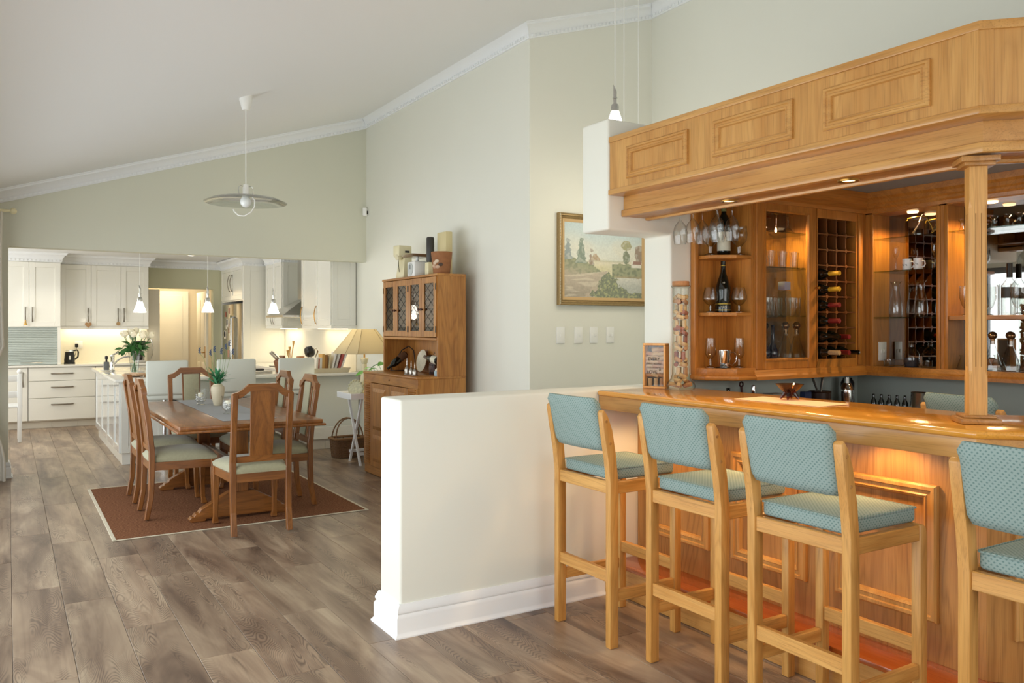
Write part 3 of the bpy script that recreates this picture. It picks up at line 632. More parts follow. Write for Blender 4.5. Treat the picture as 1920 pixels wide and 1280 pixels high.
# ================================================================ DINING ROOM
def make_dchair(label):
    t = thing('dining_chair', label, 'chair', (0, 0, 0), 0, 'oak dining chairs round the table')
    for s in (-1, 1):
        y0, y1 = s*0.19-0.02, s*0.19+0.02
        MB().prism([(-0.27, 0), (-0.235, 0), (-0.205, 0.16), (-0.197, 0.32), (-0.195, 0.50), (-0.22, 0.72), (-0.262, 0.97), (-0.298, 0.97), (-0.258, 0.72), (-0.237, 0.50), (-0.237, 0.32), (-0.243, 0.16)], y0, y1, 'y').build('leg', M['din_z'], t, bevel=0.004, seg=1)
        MB().lathe([(0.008, 0), (0.008, 0.004)], 10, (-0.2525, s*0.19, -0.0035)).build('glide', M['steel'], t)
        yc = s*0.213
        lv = [(0.0, 0.232, 0.020), (0.012, 0.234, 0.021), (0.05, 0.224, 0.0155), (0.16, 0.220, 0.0165), (0.30, 0.220, 0.021), (0.42, 0.220, 0.022)]
        lg = MB(); n = len(lv)
        for z, x, h in lv: lg.v += [(x-h, yc-h, z), (x+h, yc-h, z), (x+h, yc+h, z), (x-h, yc+h, z)]
        lg.f = [(3, 2, 1, 0), tuple(range(4*n-4, 4*n))] + [(4*i+k, 4*i+(k+1) % 4, 4*i+4+(k+1) % 4, 4*i+4+k) for i in range(n-1) for k in range(4)]
        lg.build('leg', M['din_z'], t, bevel=0.003, seg=1)
        MB().hexa([(-0.2, s*0.19-0.012, 0.36), (0.205, s*0.213-0.012, 0.36), (0.205, s*0.213+0.012, 0.36), (-0.2, s*0.19+0.012, 0.36)], [(-0.2, s*0.19-0.012, 0.42), (0.205, s*0.213-0.012, 0.42), (0.205, s*0.213+0.012, 0.42), (-0.2, s*0.19+0.012, 0.42)]).build('seat_rail', M['din_x'], t)
    MB().box(0.207, 0.235, -0.192, 0.192, 0.36, 0.42).build('seat_rail', M['din_y'], t)
    MB().box(-0.23, -0.2, -0.171, 0.171, 0.36, 0.42).build('seat_rail', M['din_y'], t)
    def rake(z): return -0.217 - 0.055*max(0, (z-0.5)/0.47)
    MB().hexa([(rake(.495)-.011, -.171, .495), (rake(.495)+.011, -.171, .495), (rake(.495)+.011, .171, .495), (rake(.495)-.011, .171, .495)], [(rake(.537)-.011, -.171, .537), (rake(.537)+.011, -.171, .537), (rake(.537)+.011, .171, .537), (rake(.537)-.011, .171, .537)]).build('back_rail', M['din_y'], t)
    out = [(-0.21, 0.925), (-0.21, 0.968), (-0.203, 0.978), (-0.165, 0.987), (-0.14, 1.002), (-0.105, 1.034), (-0.098, 1.04)]
    inn = [(0.0, 0.99), (-0.08, 0.99), (-0.098, 0.985), (-0.125, 0.962), (-0.15, 0.945), (-0.170, 0.94), (-0.170, 0.925)]
    poly = out + [(-y, z) for y, z in reversed(out)] + [(-y, z) for y, z in reversed(inn[1:])] + inn[1:]
    cr = MB(); n = len(poly)
    cr.v = [(rake(z)-0.017, y, z) for y, z in poly] + [(rake(z)+0.017, y, z) for y, z in poly]
    h = len(out)
    # quads across the crest so that the arch stays clean
    oo = out + [(-y, z) for y, z in reversed(out)]; ii = [(inn[-1])] + list(reversed(inn[1:-1])) + [(-y, z) for y, z in inn[1:]]
    k = len(oo); cr = MB()
    for pl in (oo, ii):
        for dx in (-0.017, 0.017): cr.v += [(rake(z)+dx, y, z) for y, z in pl]
    m = len(ii); A, B, C_, Dd = 0, k, 2*k, 2*k+m
    jm = [min(m-1, round(i*(m-1)/(k-1))) for i in range(k)]
    for i in range(k-1):
        cr.f.append((A+i, A+i+1, B+i+1, B+i))
        a, b = jm[i], jm[i+1]
        cr.f.append((A+i, C_+a, C_+b, A+i+1) if a != b else (A+i, C_+a, A+i+1))
        cr.f.append((B+i, B+i+1, Dd+b, Dd+a) if a != b else (B+i, B+i+1, Dd+a))
        if a != b: cr.f.append((C_+a, Dd+a, Dd+b, C_+b))
    cr.f.append((A, B, Dd, C_)); cr.f.append((A+k-1, C_+m-1, Dd+m-1, B+k-1))
    cr.build('crest_rail', M['din_y'], t, smooth=True, ang=40)
    def slab(x0, x1, w0, w1, z0, z1):
        return MB().hexa([(rake(z0)+x0, -w0, z0), (rake(z0)+x1, -w0, z0), (rake(z0)+x1, w0, z0), (rake(z0)+x0, w0, z0)], [(rake(z1)+x0, -w1, z1), (rake(z1)+x1, -w1, z1), (rake(z1)+x1, w1, z1), (rake(z1)+x0, w1, z1)])
    sp_ = slab(-0.009, 0.004, 0.078, 0.086, 0.53, 0.992).build('splat', M['din_z'], t, bevel=0.002, seg=1)
    slab(0.004, 0.018, 0.066, 0.073, 0.55, 0.978).build('splat_pad', M['sagefab'], sp_, bevel=0.006, seg=2)
    c = MB(); nx, ny = 8, 8
    for j in range(ny+1):
        for i in range(nx+1):
            u, v = -1+2*i/nx, -1+2*j/ny; u, v = sin(u*pi/2), sin(v*pi/2); x = 0.005 + 0.24*u; hw_ = 0.188+0.045*(u+1)/2
            e = (1-abs(u)**4)*(1-abs(v)**4); c.v.append((x, v*hw_, 0.446+0.058*max(0, e)**0.5))
    for j in range(ny):
        for i in range(nx): q = j*(nx+1)+i; c.f.append((q, q+1, q+nx+2, q+nx+1))
    base = len(c.v); per = [j for j in range(nx+1)] + [(nx+1)*j+nx for j in range(1, ny+1)] + [(nx+1)*ny+i for i in range(nx-1, -1, -1)] + [(nx+1)*j for j in range(ny-1, 0, -1)]
    for p in per: x, y, z = c.v[p]; c.v.append((0.005+(x-0.005)*0.975, y*0.975, 0.419))
    n = len(per)
    for i in range(n): c.f.append((per[i], base+i, base+(i+1) % n, per[(i+1) % n]))
    c.f.append(tuple(base+i for i in range(n)))
    c.build('seat_cushion', M['sagefab'], t, smooth=True, ang=60)
    return t
dc = make_dchair('oak dining chair at the near end of the table, its carved back towards the camera')
dc.location = (1.50, 5.995, 0.0115); dc.rotation_euler = (0, 0, R(90))
copy_tree(dc, None, (1.125, 6.78, 0.0115), R(0), 'oak dining chair on the window side of the table, nearer the camera')
copy_tree(dc, None, (1.125, 7.465, 0.0115), R(0), 'oak dining chair on the window side of the table, further from the camera')
copy_tree(dc, None, (1.85, 6.65, 0.0115), R(180), 'oak dining chair on the dresser side of the table, nearer the camera')
copy_tree(dc, None, (1.842, 7.34, 0.0115), R(180), 'oak dining chair on the dresser side of the table, further from the camera')
copy_tree(dc, None, (1.50, 8.07, 0.0115), R(-90), 'oak dining chair at the far end of the table, facing the camera')

tb = thing('dining_table', 'oak trestle dining table with a moulded top edge', 'table', (1.5, 7.04, 0.0066))
MB().box(-0.503, 0.503, -1.09, 1.09, 0.718, 0.748).build('tabletop', M['din_y'], tb, bevel=0.006, seg=2)
MB().box(-0.522, 0.522, -1.11, 1.11, 0.700, 0.7185).build('top_edge_moulding', M['din_y'], tb, bevel=0.007, seg=2)
ft = [(-0.36, 0), (-0.26, 0), (-0.25, 0.018), (0.25, 0.018), (0.26, 0), (0.36, 0), (0.375, 0.02), (0.355, 0.04), (0.34, 0.042), (0.33, 0.06), (0.305, 0.066), (0.29, 0.09), (0.09, 0.20), (-0.09, 0.20), (-0.29, 0.09), (-0.305, 0.066), (-0.33, 0.06), (-0.34, 0.042), (-0.355, 0.04), (-0.375, 0.02)]
for y in (-0.67, 0.71):
    MB().prism(ft, y-0.035, y+0.035, 'y').build('foot', M['din_x'], tb, bevel=0.004, seg=1)
    MB().box(-0.05, 0.05, y-0.045, y+0.045, 0.195, 0.655).build('pedestal', M['din_z'], tb, bevel=0.004, seg=1)
    MB().prism([(-0.36, 0.70), (-0.36, 0.68), (-0.2, 0.645), (0.2, 0.645), (0.36, 0.68), (0.36, 0.70)], y-0.035, y+0.035, 'y').build('bearer', M['din_x'], tb, bevel=0.003, seg=1)
MB().box(-0.02, 0.02, -0.63, 0.67, 0.30, 0.40).build('stretcher', M['din_y'], tb, bevel=0.004, seg=1)
rg = thing('rug', 'brown woven sisal rug under the dining table', 'rug', (1.5, 7.11, 0))
MB().box(-0.89, 0.905, -1.02, 1.02, 0.0012, 0.006).build('rug_field', M['rug'], rg)
bm_ = plain('cream_binding', 'cfc5ae', 0.9, bump=0.2, bscale=300)
for x0, x1, y0, y1 in ((-0.905, -0.88, -1.035, 1.035), (-0.905, 0.915, -1.030, -1.015), (-0.905, 0.915, 1.015, 1.035), (0.895, 0.915, -1.035, 1.035)):
    MB().box(x0, x1, y0, y1, 0.001, 0.0072).build('binding', bm_, rg, bevel=0.002, seg=1)
one('table_runner', MB().box(-0.195, 0.195, -0.97, 0.97, 0, 0.003), M['linen'], 'grey linen runner laid along the dining table', 'table runner', (1.525, 7.14, 0.7552), bevel=0.001, seg=1)

vs = thing('flower_vase', 'cream stoneware vase on the dining runner holding artificial lavender', 'vase', (1.55, 7.40, 0.7585))
MB().lathe([(0.03, 0), (0.034, 0.004), (0.04, 0.03), (0.052, 0.09), (0.058, 0.14), (0.054, 0.165), (0.036, 0.183), (0.036, 0.19), (0.03, 0.19), (0.028, 0.17)], 28, cap=False).lathe([(0.001, 0.002), (0.03, 0.002)], 28, cap=False).build('vase_body', M['ceramic'], vs, smooth=True)
def leaf_mesh(L, w, curl=0.2):
    v = []; f = []
    for i in range(5):
        s = i/4; ww = w*sin(pi*min(1, s*0.92+0.06)); z = -curl*L*s*s
        v += [(s*L, -ww, z+0.1*ww), (s*L, 0, z-0.06*w), (s*L, ww, z+0.1*ww)]
    for i in range(4): q = i*3; f += [(q, q+3, q+4, q+1), (q+1, q+4, q+5, q+2)]
    return v, f
fo = MB()
for i in range(70):
    a = random.uniform(0, 2*pi); el = random.uniform(0.25, 1.35); L = random.uniform(0.08, 0.135)
    v, f = leaf_mesh(L, 0.011, 0.25)
    Mx = Matrix.Translation((random.uniform(-.02, .02), random.uniform(-.02, .02), 0.185+random.uniform(0, 0.045))) @ Matrix.Rotation(a, 4, 'Z') @ Matrix.Rotation(-el, 4, 'Y')
    fo.add(v, f, Mx)
fo.build('foliage', M['leafg'], vs, smooth=True)
for i, (dx, dy, h) in enumerate(((-0.15, -0.0, 0.455), (-0.055, 0.03, 0.435), (-0.03, -0.01, 0.465), (0.03, 0.0, 0.445), (0.075, 0.03, 0.485), (0.125, -0.01, 0.44), (0.09, -0.03, 0.515))):
    sm = MB().tube([(0, 0, 0.16), (dx*0.45, dy*0.45, 0.24), (dx*0.8, dy*0.8, h-0.03), (dx, dy, h)], 0.0016, 5).build('flower_stem', M['stem'], vs, smooth=True)
    fl_ = MB()
    for q in range(9):
        a = q*2.4; fl_.ball((dx+0.006*cos(a), dy+0.006*sin(a), h+0.004+0.0055*q), 0.0058, 6, 4)
    fl_.build('flower_head', M['lav'], sm, smooth=True)
def candle_glass(label, loc):
    g = thing('candle_glass', label, 'candle holder', loc, 0, 'glass candle holders on the dining table')
    MB().lathe([(0.034, 0.002), (0.036, 0.006), (0.02, 0.016), (0.022, 0.022), (0.046, 0.035), (0.05, 0.06), (0.045, 0.1), (0.05, 0.135), (0.054, 0.142)], 28, cap=False).lathe([(0.001, 0.0), (0.036, 0.001), (0.036, 0.004)], 28, cap=False).build('glass_cup', glass('hurricane_glass', (0.97, 0.98, 0.97), 0.45, 1.6) if 'hurricane_glass' not in bpy.data.materials else bpy.data.materials['hurricane_glass'], g, smooth=True)
    pb = MB()
    for i in range(46):
        a = random.uniform(0, 2*pi); r = 0.037*math.sqrt(random.random()); pb.ball((r*cos(a), r*sin(a), 0.036+random.uniform(0, 0.055)), random.uniform(0.006, 0.010), 7, 5, 0.8)
    tag(pb.build('pebble_fill', plain('white_pebbles', 'efece4', 0.6, vary=0.3, vscale=60), g, smooth=True), None, None, None, 'stuff')
    MB().lathe([(0.022, 0.07), (0.022, 0.105), (0.001, 0.106)], 18).build('candle', M['rose'], g, smooth=True)
    return g
candle_glass('glass candle holder with pebbles, behind the cream vase', (1.44, 7.56, 0.7585))
candle_glass('glass candle holder with pebbles, half hidden by the near chair back', (1.475, 6.66, 0.7585))

# dining pendant: glass disc on a cord
pn = thing('glass_disc_pendant', 'glass disc pendant lamp with a curled white arm over the table', 'pendant lamp', (1.62, 6.70, 2.45))
zc = CZ(1.62)-2.45
MB().lathe([(0.028, zc-0.105), (0.05, zc-0.03), (0.052, zc+0.012)], 24).build('ceiling_cup', M['white'], pn, smooth=True)
MB().tube([(0, 0, 0.13), (0, 0, zc-0.1)], 0.004, 6).build('cord', M['white'], pn)
ds = MB().lathe([(0.03, 0.035), (0.1, 0.034), (0.19, 0.024), (0.26, 0.008), (0.315, -0.018), (0.32, -0.014), (0.262, 0.013), (0.19, 0.029), (0.1, 0.039), (0.03, 0.04)], 56, cap=False)
ds.build('glass_disc', glass('disc_glass', (0.97, 0.985, 0.975), 0.55, 1.5), pn, smooth=True)
MB().lathe([(0.10, 0.0375), (0.21, 0.024), (0.209, 0.0225), (0.10, 0.036)], 56, cap=False).build('frosted_band', plain('frosted_glass', 'f4f2e8', 0.6), pn, smooth=True)
MB().lathe([(0.02, 0.13), (0.024, 0.10), (0.026, 0.04), (0.03, 0.03)], 20).build('lamp_holder', M['white'], pn, smooth=True)
MB().ball((0, 0, -0.008), 0.045, 20, 12).build('bulb', plain('opal_bulb', 'eef0ee', 0.25), pn, smooth=True)
for s in (-1, 1):
    MB().tube([(s*0.02, 0, 0.115), (s*0.045, 0, 0.12), (s*0.058, 0, 0.10), (s*0.055, 0, 0.06), (s*0.045, 0, 0.035)], 0.003, 6).build('wire_loop', M['steel'], pn, smooth=True)
MB().tube([(0.05*1.0, 0, 0.03), (0.075, -0.01, 0.0), (0.075, -0.02, -0.05), (0.05, -0.03, -0.095), (0.0, -0.035, -0.125), (-0.05, -0.03, -0.12), (-0.085, -0.02, -0.09), (-0.095, -0.015, -0.07)], 0.005, 8, M=Matrix.Rotation(R(-31), 4, 'Z')).build('curled_arm', M['white'], pn, smooth=True)

# ---------------------------------------------------------------- oak dresser (hutch)
hu = thing('oak_dresser', 'tall oak dresser with leaded glass doors and louvred base', 'dresser', (3.26, 7.09, 0))
hx0, hx1, hy0, hy1 = 3.02, 3.495, 6.475, 7.735
HB = lambda *a: MB().box(*a)
HB(hx0+0.02, hx1, hy0, hy0+0.025, 0.003, 0.985).build('side_panel', M['hut_z'], hu, w=True)
HB(hx0+0.02, hx1, hy1-0.025, hy1, 0.003, 0.985).build('side_panel', M['hut_z'], hu, w=True)
HB(hx0-0.005, hx1, hy0-0.005, hy1+0.005, 0.983, 1.003).build('counter_board', M['hut_y'], hu, bevel=0.004, w=True)
HB(hx0+0.02, hx1-0.002, hy0+0.002, hy1-0.002, 0.02, 0.06).build('bottom_board', M['hut_y'], hu, w=True)
HB(hx0+0.012, hx0+0.035, hy0-0.001, hy1+0.001, 0.003, 0.085).build('plinth', M['hut_y'], hu, bevel=0.003, seg=1, w=True)
HB(hx0, hx0+0.03, hy0-0.001, hy1+0.001, 0.90, 0.983).build('frieze_rail', M['hut_y'], hu, bevel=0.003, seg=1, w=True)
HB(hx1-0.012, hx1-0.001, hy0+0.003, hy1-0.03, 0.06, 1.9).build('back_panel', M['hut_z'], hu, w=True)
for y0, y1 in ((hy0+0.005, hy0+0.19), (hy1-0.19, hy1-0.005)):
    pp = HB(hx0+0.004, hx0+0.026, y0, y1, 0.085, 0.90).build('louvred_pilaster', M['hut_z'], hu, w=True)
    lv = MB(); z = 0.105
    while z < 0.885:
        lv.hexa([(hx0+0.004, y0+0.03, z+0.002), (hx0+0.004, y1-0.03, z+0.002), (hx0+0.006, y1-0.03, z), (hx0+0.006, y0+0.03, z)], [(hx0-0.012, y0+0.03, z+0.004), (hx0-0.012, y1-0.03, z+0.004), (hx0+0.004, y1-0.03, z+0.014), (hx0+0.004, y0+0.03, z+0.014)]); z += 0.0215
    ob = lv.build('louvre_ribs', M['hut_y'], pp); ob.location = (-3.26, -7.09, 0); ob['kind'] = 'stuff'
MB().lathe([(0.008, 0), (0.008, 0.004)], 10, M=Matrix.Translation((hx0-0.001-3.26, 0.0, 0.945)) @ Matrix.Rotation(R(-90), 4, 'Y')).build('keyhole', M['dkmetal'], hu)
dmid = (hy0+hy1)/2
for y0, y1 in ((hy0+0.19, dmid-0.002), (dmid+0.002, hy1-0.19)):
    d = HB(hx0-0.004, hx0+0.018, y0, y1, 0.09, 0.895).build('door', M['hut_z'], hu, bevel=0.003, seg=1, w=True)
    for z0, z1 in ((0.14, 0.40), (0.45, 0.85)):
        ob = MB().add([(hx0-0.004, y0+0.06, z0), (hx0-0.004, y1-0.06, z0), (hx0-0.004, y1-0.06, z1), (hx0-0.004, y0+0.06, z1), (hx0-0.016, y0+0.09, z0+0.035), (hx0-0.016, y1-0.09, z0+0.035), (hx0-0.016, y1-0.09, z1-0.035), (hx0-0.016, y0+0.09, z1-0.035)], [(4, 5, 6, 7), (0, 1, 5, 4), (1, 2, 6, 5), (2, 3, 7, 6), (3, 0, 4, 7)]).build('door_panel', M['hut_z'], d)
        ob.location = (-3.26, -7.09, 0)
ux = 3.22
HB(ux, hx1, hy0, hy0+0.025, 1.003, 1.915).build('side_panel', M['hut_z'], hu, w=True)
HB(ux, hx1, hy1-0.05, hy1-0.025, 1.003, 1.915).build('side_panel', M['hut_z'], hu, w=True)
HB(ux-0.012, hx1, hy0-0.004, hy1-0.02, 1.893, 1.915).build('top_board', M['hut_y'], hu, bevel=0.003, seg=1, w=True)
HB(ux-0.006, hx1-0.012, hy0+0.025, hy1-0.05, 1.322, 1.345).build('niche_soffit', M['hut_y'], hu, bevel=0.003, seg=1, w=True)
HB(ux+0.03, hx1-0.012, hy0+0.025, hy1-0.05, 1.61, 1.622).build('inner_shelf', M['hut_y'], hu, w=True)
def clip(poly, x0, x1, y0, y1):
    for ax, lim, sg in ((0, x0, 1), (0, x1, -1), (1, y0, 1), (1, y1, -1)):
        out_ = []
        for i in range(len(poly)):
            a, b = poly[i], poly[(i+1) % len(poly)]; da, db = sg*(a[ax]-lim), sg*(b[ax]-lim)
            if da >= 0: out_.append(a)
            if da*db < 0: s = da/(da-db); out_.append((a[0]+(b[0]-a[0])*s, a[1]+(b[1]-a[1])*s))
        poly = out_
        if len(poly) < 3: return []
    return poly
lead = plain('lead_came', '2b2b2a', 0.5, 0.5)
dw = (hy1-0.05-hy0-0.025)/4
for k in range(4):
    y0 = hy0+0.02+k*(dw+0.0015); y1 = y0+dw-0.002; z0, z1 = 1.35, 1.888; sw = 0.05
    d = MB()
    d.box(ux-0.012, ux+0.006, y0, y0+sw, z0, z1).box(ux-0.012, ux+0.006, y1-sw, y1, z0, z1).box(ux-0.012, ux+0.006, y0+sw, y1-sw, z0, z0+0.055).box(ux-0.012, ux+0.006, y0+sw, y1-sw, z1-0.055, z1)
    do = d.build('door', M['hut_z'], hu, bevel=0.002, seg=1, w=True)
    a0, a1, b0, b1 = y0+sw, y1-sw, z0+0.055, z1-0.055; nx = 2; W_ = (a1-a0)/1.5; Hh = (b1-b0)/5
    off = Vector((-3.26, -7.09, 0)); ly = MB()
    for i in range(-1, 2*nx+2):
        for j in range(-1, 14):
            if (i+j) % 2: continue
            cyy_, czz = a0+i*W_/2, b0+j*Hh/2
            pg = clip([(cyy_-W_/2, czz), (cyy_, czz-Hh/2), (cyy_+W_/2, czz), (cyy_, czz+Hh/2)], a0, a1, b0, b1)
            if len(pg) >= 3:
                q = MB().prism(pg, ux-0.004, ux-0.001, 'x').build('pane', M['smoke'], do); q.location = off
                for e in range(len(pg)):
                    p, r_ = pg[e], pg[(e+1) % len(pg)]
                    if abs(p[0]-r_[0]) > 1e-4 and abs(p[1]-r_[1]) > 1e-4: ly.tube([(ux-0.004, p[0], p[1]), (ux-0.004, r_[0], r_[1])], 0.0022, 4)
    q = ly.build('leading', lead, do); q.location = off
    ky = y1-sw/2 if k % 2 == 0 else y0+sw/2
    MB().lathe([(0.006, 0), (0.006, 0.01), (0.013, 0.018), (0.013, 0.024), (0.004, 0.029)], 14, M=Matrix.Translation((ux-0.012-3.26, ky-7.09, 1.60)) @ Matrix.Rotation(R(-90), 4, 'Y')).build('door_knob', plain('brown_knob', '4a2414', 0.35) if k == 0 else bpy.data.materials['brown_knob'], do, smooth=True)
    hy = y0+0.004 if k % 2 == 0 else y1-0.004
    for z in (1.42, 1.80):
        q = MB().box(ux-0.015, ux-0.011, hy-0.006, hy+0.006, z-0.028, z+0.028).build('hinge', M['dkmetal'], do); q.location = off
gob = [(0.025, 0), (0.026, 0.004), (0.005, 0.012), (0.005, 0.05), (0.03, 0.075), (0.036, 0.11), (0.033, 0.14)]
for i, (y, z) in enumerate(((7.45, 1.622), (7.05, 1.622), (6.72, 1.622), (6.6, 1.622), (7.3, 1.345), (6.68, 1.345))):
    one('dresser_glass', MB().lathe(gob, 18, cap=False), M['glass'] if i % 2 == 0 else M['rose'], ('clear stemmed glass' if i % 2 == 0 else 'white stemmed cup') + ' behind the leaded dresser doors, ' + ('upper shelf, far end', 'upper shelf, middle', 'upper shelf, near end', 'upper shelf, hard against the near side', 'lower shelf, far end', 'lower shelf, near end')[i], 'glass', (3.37, y, z+0.0005), group='glassware inside the dresser', smooth=True)
# ================================================================ KITCHEN
def bar_handle(t, p0, p1, out, r=0.008, arch=0.02, name='handle', mat=None):
    p0 = Vector(p0); p1 = Vector(p1); out = Vector(out); pts = []
    for i in range(9):
        s = i/8; pts.append(p0.lerp(p1, s) + out*(0.012+arch*sin(pi*s)))
    pts = [p0] + pts + [p1]
    return MB().tube([tuple(p) for p in pts], r, 6).build(name, mat or M['handle'], t, smooth=True, w=False)
def shaker(parent, fn, a0, a1, b0, b1, name='door', mat=None, rail=0.07, th=0.02):
    # a framed door: fn(a, b, h) maps the face, h outwards
    mb = MB()
    def bx(p0, p1, q0, q1, h0, h1):
        mb.hexa([fn(p0, q0, h0), fn(p1, q0, h0), fn(p1, q1, h0), fn(p0, q1, h0)], [fn(p0, q0, h1), fn(p1, q0, h1), fn(p1, q1, h1), fn(p0, q1, h1)])
    bx(a0, a0+rail, b0, b1, 0, th); bx(a1-rail, a1, b0, b1, 0, th); bx(a0+rail, a1-rail, b0, b0+rail, 0, th); bx(a0+rail, a1-rail, b1-rail, b1, 0, th)
    bx(a0+rail, a1-rail, b0+rail, b1-rail, 0, th*0.55)
    return mb.build(name, mat or M['cab'], parent, bevel=0.002, seg=1)
def crown(parent, segs, name='crown_moulding'):
    mb = MB()
    for p0, p1, out, m0, m1 in segs: mb.sweep([(a*0.9, min(0.0, b*1.05)) for a, b in CP], p0, p1, out, m0, m1)
    o = mb.build(name, M['trim'], parent, smooth=True, ang=25)
    dn = MB()
    for p0, p1, out, m0, m1 in segs:
        a = Vector(p0); b = Vector(p1); d = (b-a); n = int(d.length/0.05); d.normalize(); ou = Vector(out)
        for i in range(n):
            c = a + d*(0.05*(i+.5)) + ou*0.02 + Vector((0, 0, -0.11)); s = Vector((abs(d.x)*0.028+abs(ou.x)*0.02, abs(d.y)*0.028+abs(ou.y)*0.02, 0.024)); dn.cbox(c, s)
    tag(dn.build('dentil_band', M['trim'], o), None, None, None, 'stuff')
    return o
M['handle'] = plain('satin_nickel', '9b968c', 0.3, 1.0)
# --- back run
wu = thing('drawer_cabinet', 'white three drawer kitchen base cabinet on the back wall', 'cabinet', (0.66, 13.4, 0))
MB().box(0.24, 1.085, 13.425, 13.99, 0.1, 0.868).build('body', M['cab'], wu, w=True)
for z0, z1 in ((0.675, 0.862), (0.43, 0.668), (0.115, 0.423)):
    d = MB().box(0.242, 1.083, 13.40, 13.424, z0, z1).build('drawer_front', M['cab'], wu, bevel=0.003, seg=1, w=True)
    bar_handle(d, (-0.135, 0, z1-0.085), (0.135, 0, z1-0.085), (0, -1, 0), 0.01, 0.015)
lu = thing('door_cabinet', 'white kitchen base cabinet with a tall door beside the drawers', 'cabinet', (-0.1, 13.4, 0))
MB().box(-0.96, 0.235, 13.425, 13.99, 0.1, 0.868).build('body', M['cab'], lu, w=True)
for x0, x1 in ((-0.36, 0.233), (-0.958, -0.364)):
    d = MB().box(x0, x1, 13.40, 13.424, 0.115, 0.862).build('door', M['cab'], lu, bevel=0.003, seg=1, w=True)
    bar_handle(d, (x1-0.06+0.1, 0, 0.6), (x1-0.06+0.1, 0, 0.8), (0, -1, 0))
su = thing('corner_cabinet', 'white kitchen base cabinet behind the island', 'cabinet', (1.46, 13.4, 0))
MB().box(1.09, 1.84, 13.425, 13.99, 0.1, 0.868).build('body', M['cab'], su, w=True)
for x0, x1 in ((1.093, 1.464), (1.468, 1.838)): MB().box(x0, x1, 13.40, 13.424, 0.115, 0.862).build('door', M['cab'], su, bevel=0.003, seg=1, w=True)
kt = struct('trim_8', MB().box(-0.95, 1.84, 13.46, 13.47, 0, 0.1), M['kick'], 'tiled kickboard under the back kitchen cabinets')
for i in range(9):
    x = -0.78+i*0.328
    if x+0.325 < 1.86: MB().box(x, x+0.325, 13.452, 13.46, 0.002, 0.1).build('kick_tile', M['kick'], kt)
one('kitchen_worktop', MB().box(-0.96, 1.85, 13.375, 13.99, 0.87, 0.90), M['stone'], 'white stone worktop along the back kitchen wall', 'worktop', bevel=0.003, seg=1)
struct('wall_splashback', MB().box(0.6, 1.86, 13.988, 13.998, 0.9, 1.46), M['splash'], 'cream splashback lit by the strip under the cupboards')
ga = thing('appliance_cupboard', 'deep white wall cupboard above a roller shutter', 'cupboard', (0.15, 13.42, 0.9))
MB().box(-0.36, 0.64, 13.44, 13.985, 1.44, 2.38).box(-0.36, -0.33, 13.44, 13.985, 0.902, 1.44).box(0.6, 0.64, 13.43, 13.985, 0.902, 1.44).build('body', M['cab'], ga, w=True)
f_ = lambda a, b, h: (a-0.15, 13.44-h-13.42, b-0.9)
for x0, x1, hx in ((-0.355, 0.248, 0.205), (0.252, 0.638, 0.29)):
    d = shaker(ga, f_, x0, x1, 1.445, 2.36)
    bar_handle(d, (hx-0.15, 0, 0.62), (hx-0.15, 0, 0.82), (0, -1, 0))
rs = plain('shutter_slat', 'b9c2bd', 0.35, 0.2)
for i in range(20):
    z = 0.95+i*0.0245
    MB().box(-0.328, 0.598, 13.455, 13.462, z, z+0.0225).build('slat', rs, ga, bevel=0.003, seg=1, w=True)
MB().box(-0.328, 0.598, 13.45, 13.464, 0.905, 0.948).build('shutter_rail', rs, ga, bevel=0.003, seg=1, w=True)
o = bar_handle(ga, (0.0, 0.03, 0.035), (0.26, 0.03, 0.035), (0, -1, 0), 0.006, 0.01)
crown(ga, [((-0.51, 0.02, 1.60), (0.49, 0.02, 1.60), (0, -1, 0), 0, 1), ((0.49, 0.02, 1.60), (0.49, 0.27, 1.60), (1, 0, 0), -1, 0)])
ub = thing('wall_cupboard', 'three door white wall cupboard over the splashback', 'cupboard', (1.25, 13.67, 1.41))
MB().box(0.645, 1.84, 13.69, 13.985, 1.45, 2.38).box(0.645, 1.84, 13.68, 13.70, 1.41, 1.45).build('body', M['cab'], ub, w=True)
f_ = lambda a, b, h: (a-1.25, 13.69-h-13.67, b-1.41)
for x0, x1, hx in ((0.648, 1.05, 1.01), (1.053, 1.453, 1.413), (1.456, 1.838, 1.495)):
    d = shaker(ub, f_, x0, x1, 1.455, 2.36)
    bar_handle(d, (hx-1.25, 0, 0.11), (hx-1.25, 0, 0.31), (0, -1, 0))
crown(ub, [((-0.6, 0.02, 1.09), (0.59, 0.02, 1.09), (0, -1, 0), 0, 1), ((0.59, 0.02, 1.09), (0.59, 0.33, 1.09), (1, 0, 0), -1, 0)])
MB().box(0.7, 1.8, 13.93, 13.96, 1.444, 1.45).build('light_strip', M['led'], ub, w=True)
area('light_strip_glow', (1.25, 13.88, 1.438), (0, 0, 0), 1.1, 0.05, 2.6, (1.0, 0.86, 0.58))
def heart():
    p = []
    for i in range(20):
        t_ = 2*pi*i/20; p.append((0.0029*16*sin(t_)**3, 0.0029*(13*cos(t_)-5*cos(2*t_)-2*cos(3*t_)-cos(4*t_))))
    return p
ht = thing('heart_ornament', 'wooden heart hanging from a cupboard handle', 'ornament', (1.01, 13.628, 1.475))
MB().prism(heart(), -0.006, 0.006, 'y').build('heart', plain('heart_wood', 'b98c5f', 0.7), ht)
MB().prism([(x*0.55, z*0.55) for x, z in heart()], -0.009, -0.006, 'y').build('heart_inset', M['corkl'], ht)
MB().tube([(0, 0, 0.02), (0, -0.002, 0.06)], 0.0015, 5).build('string', M['straw'], ht)
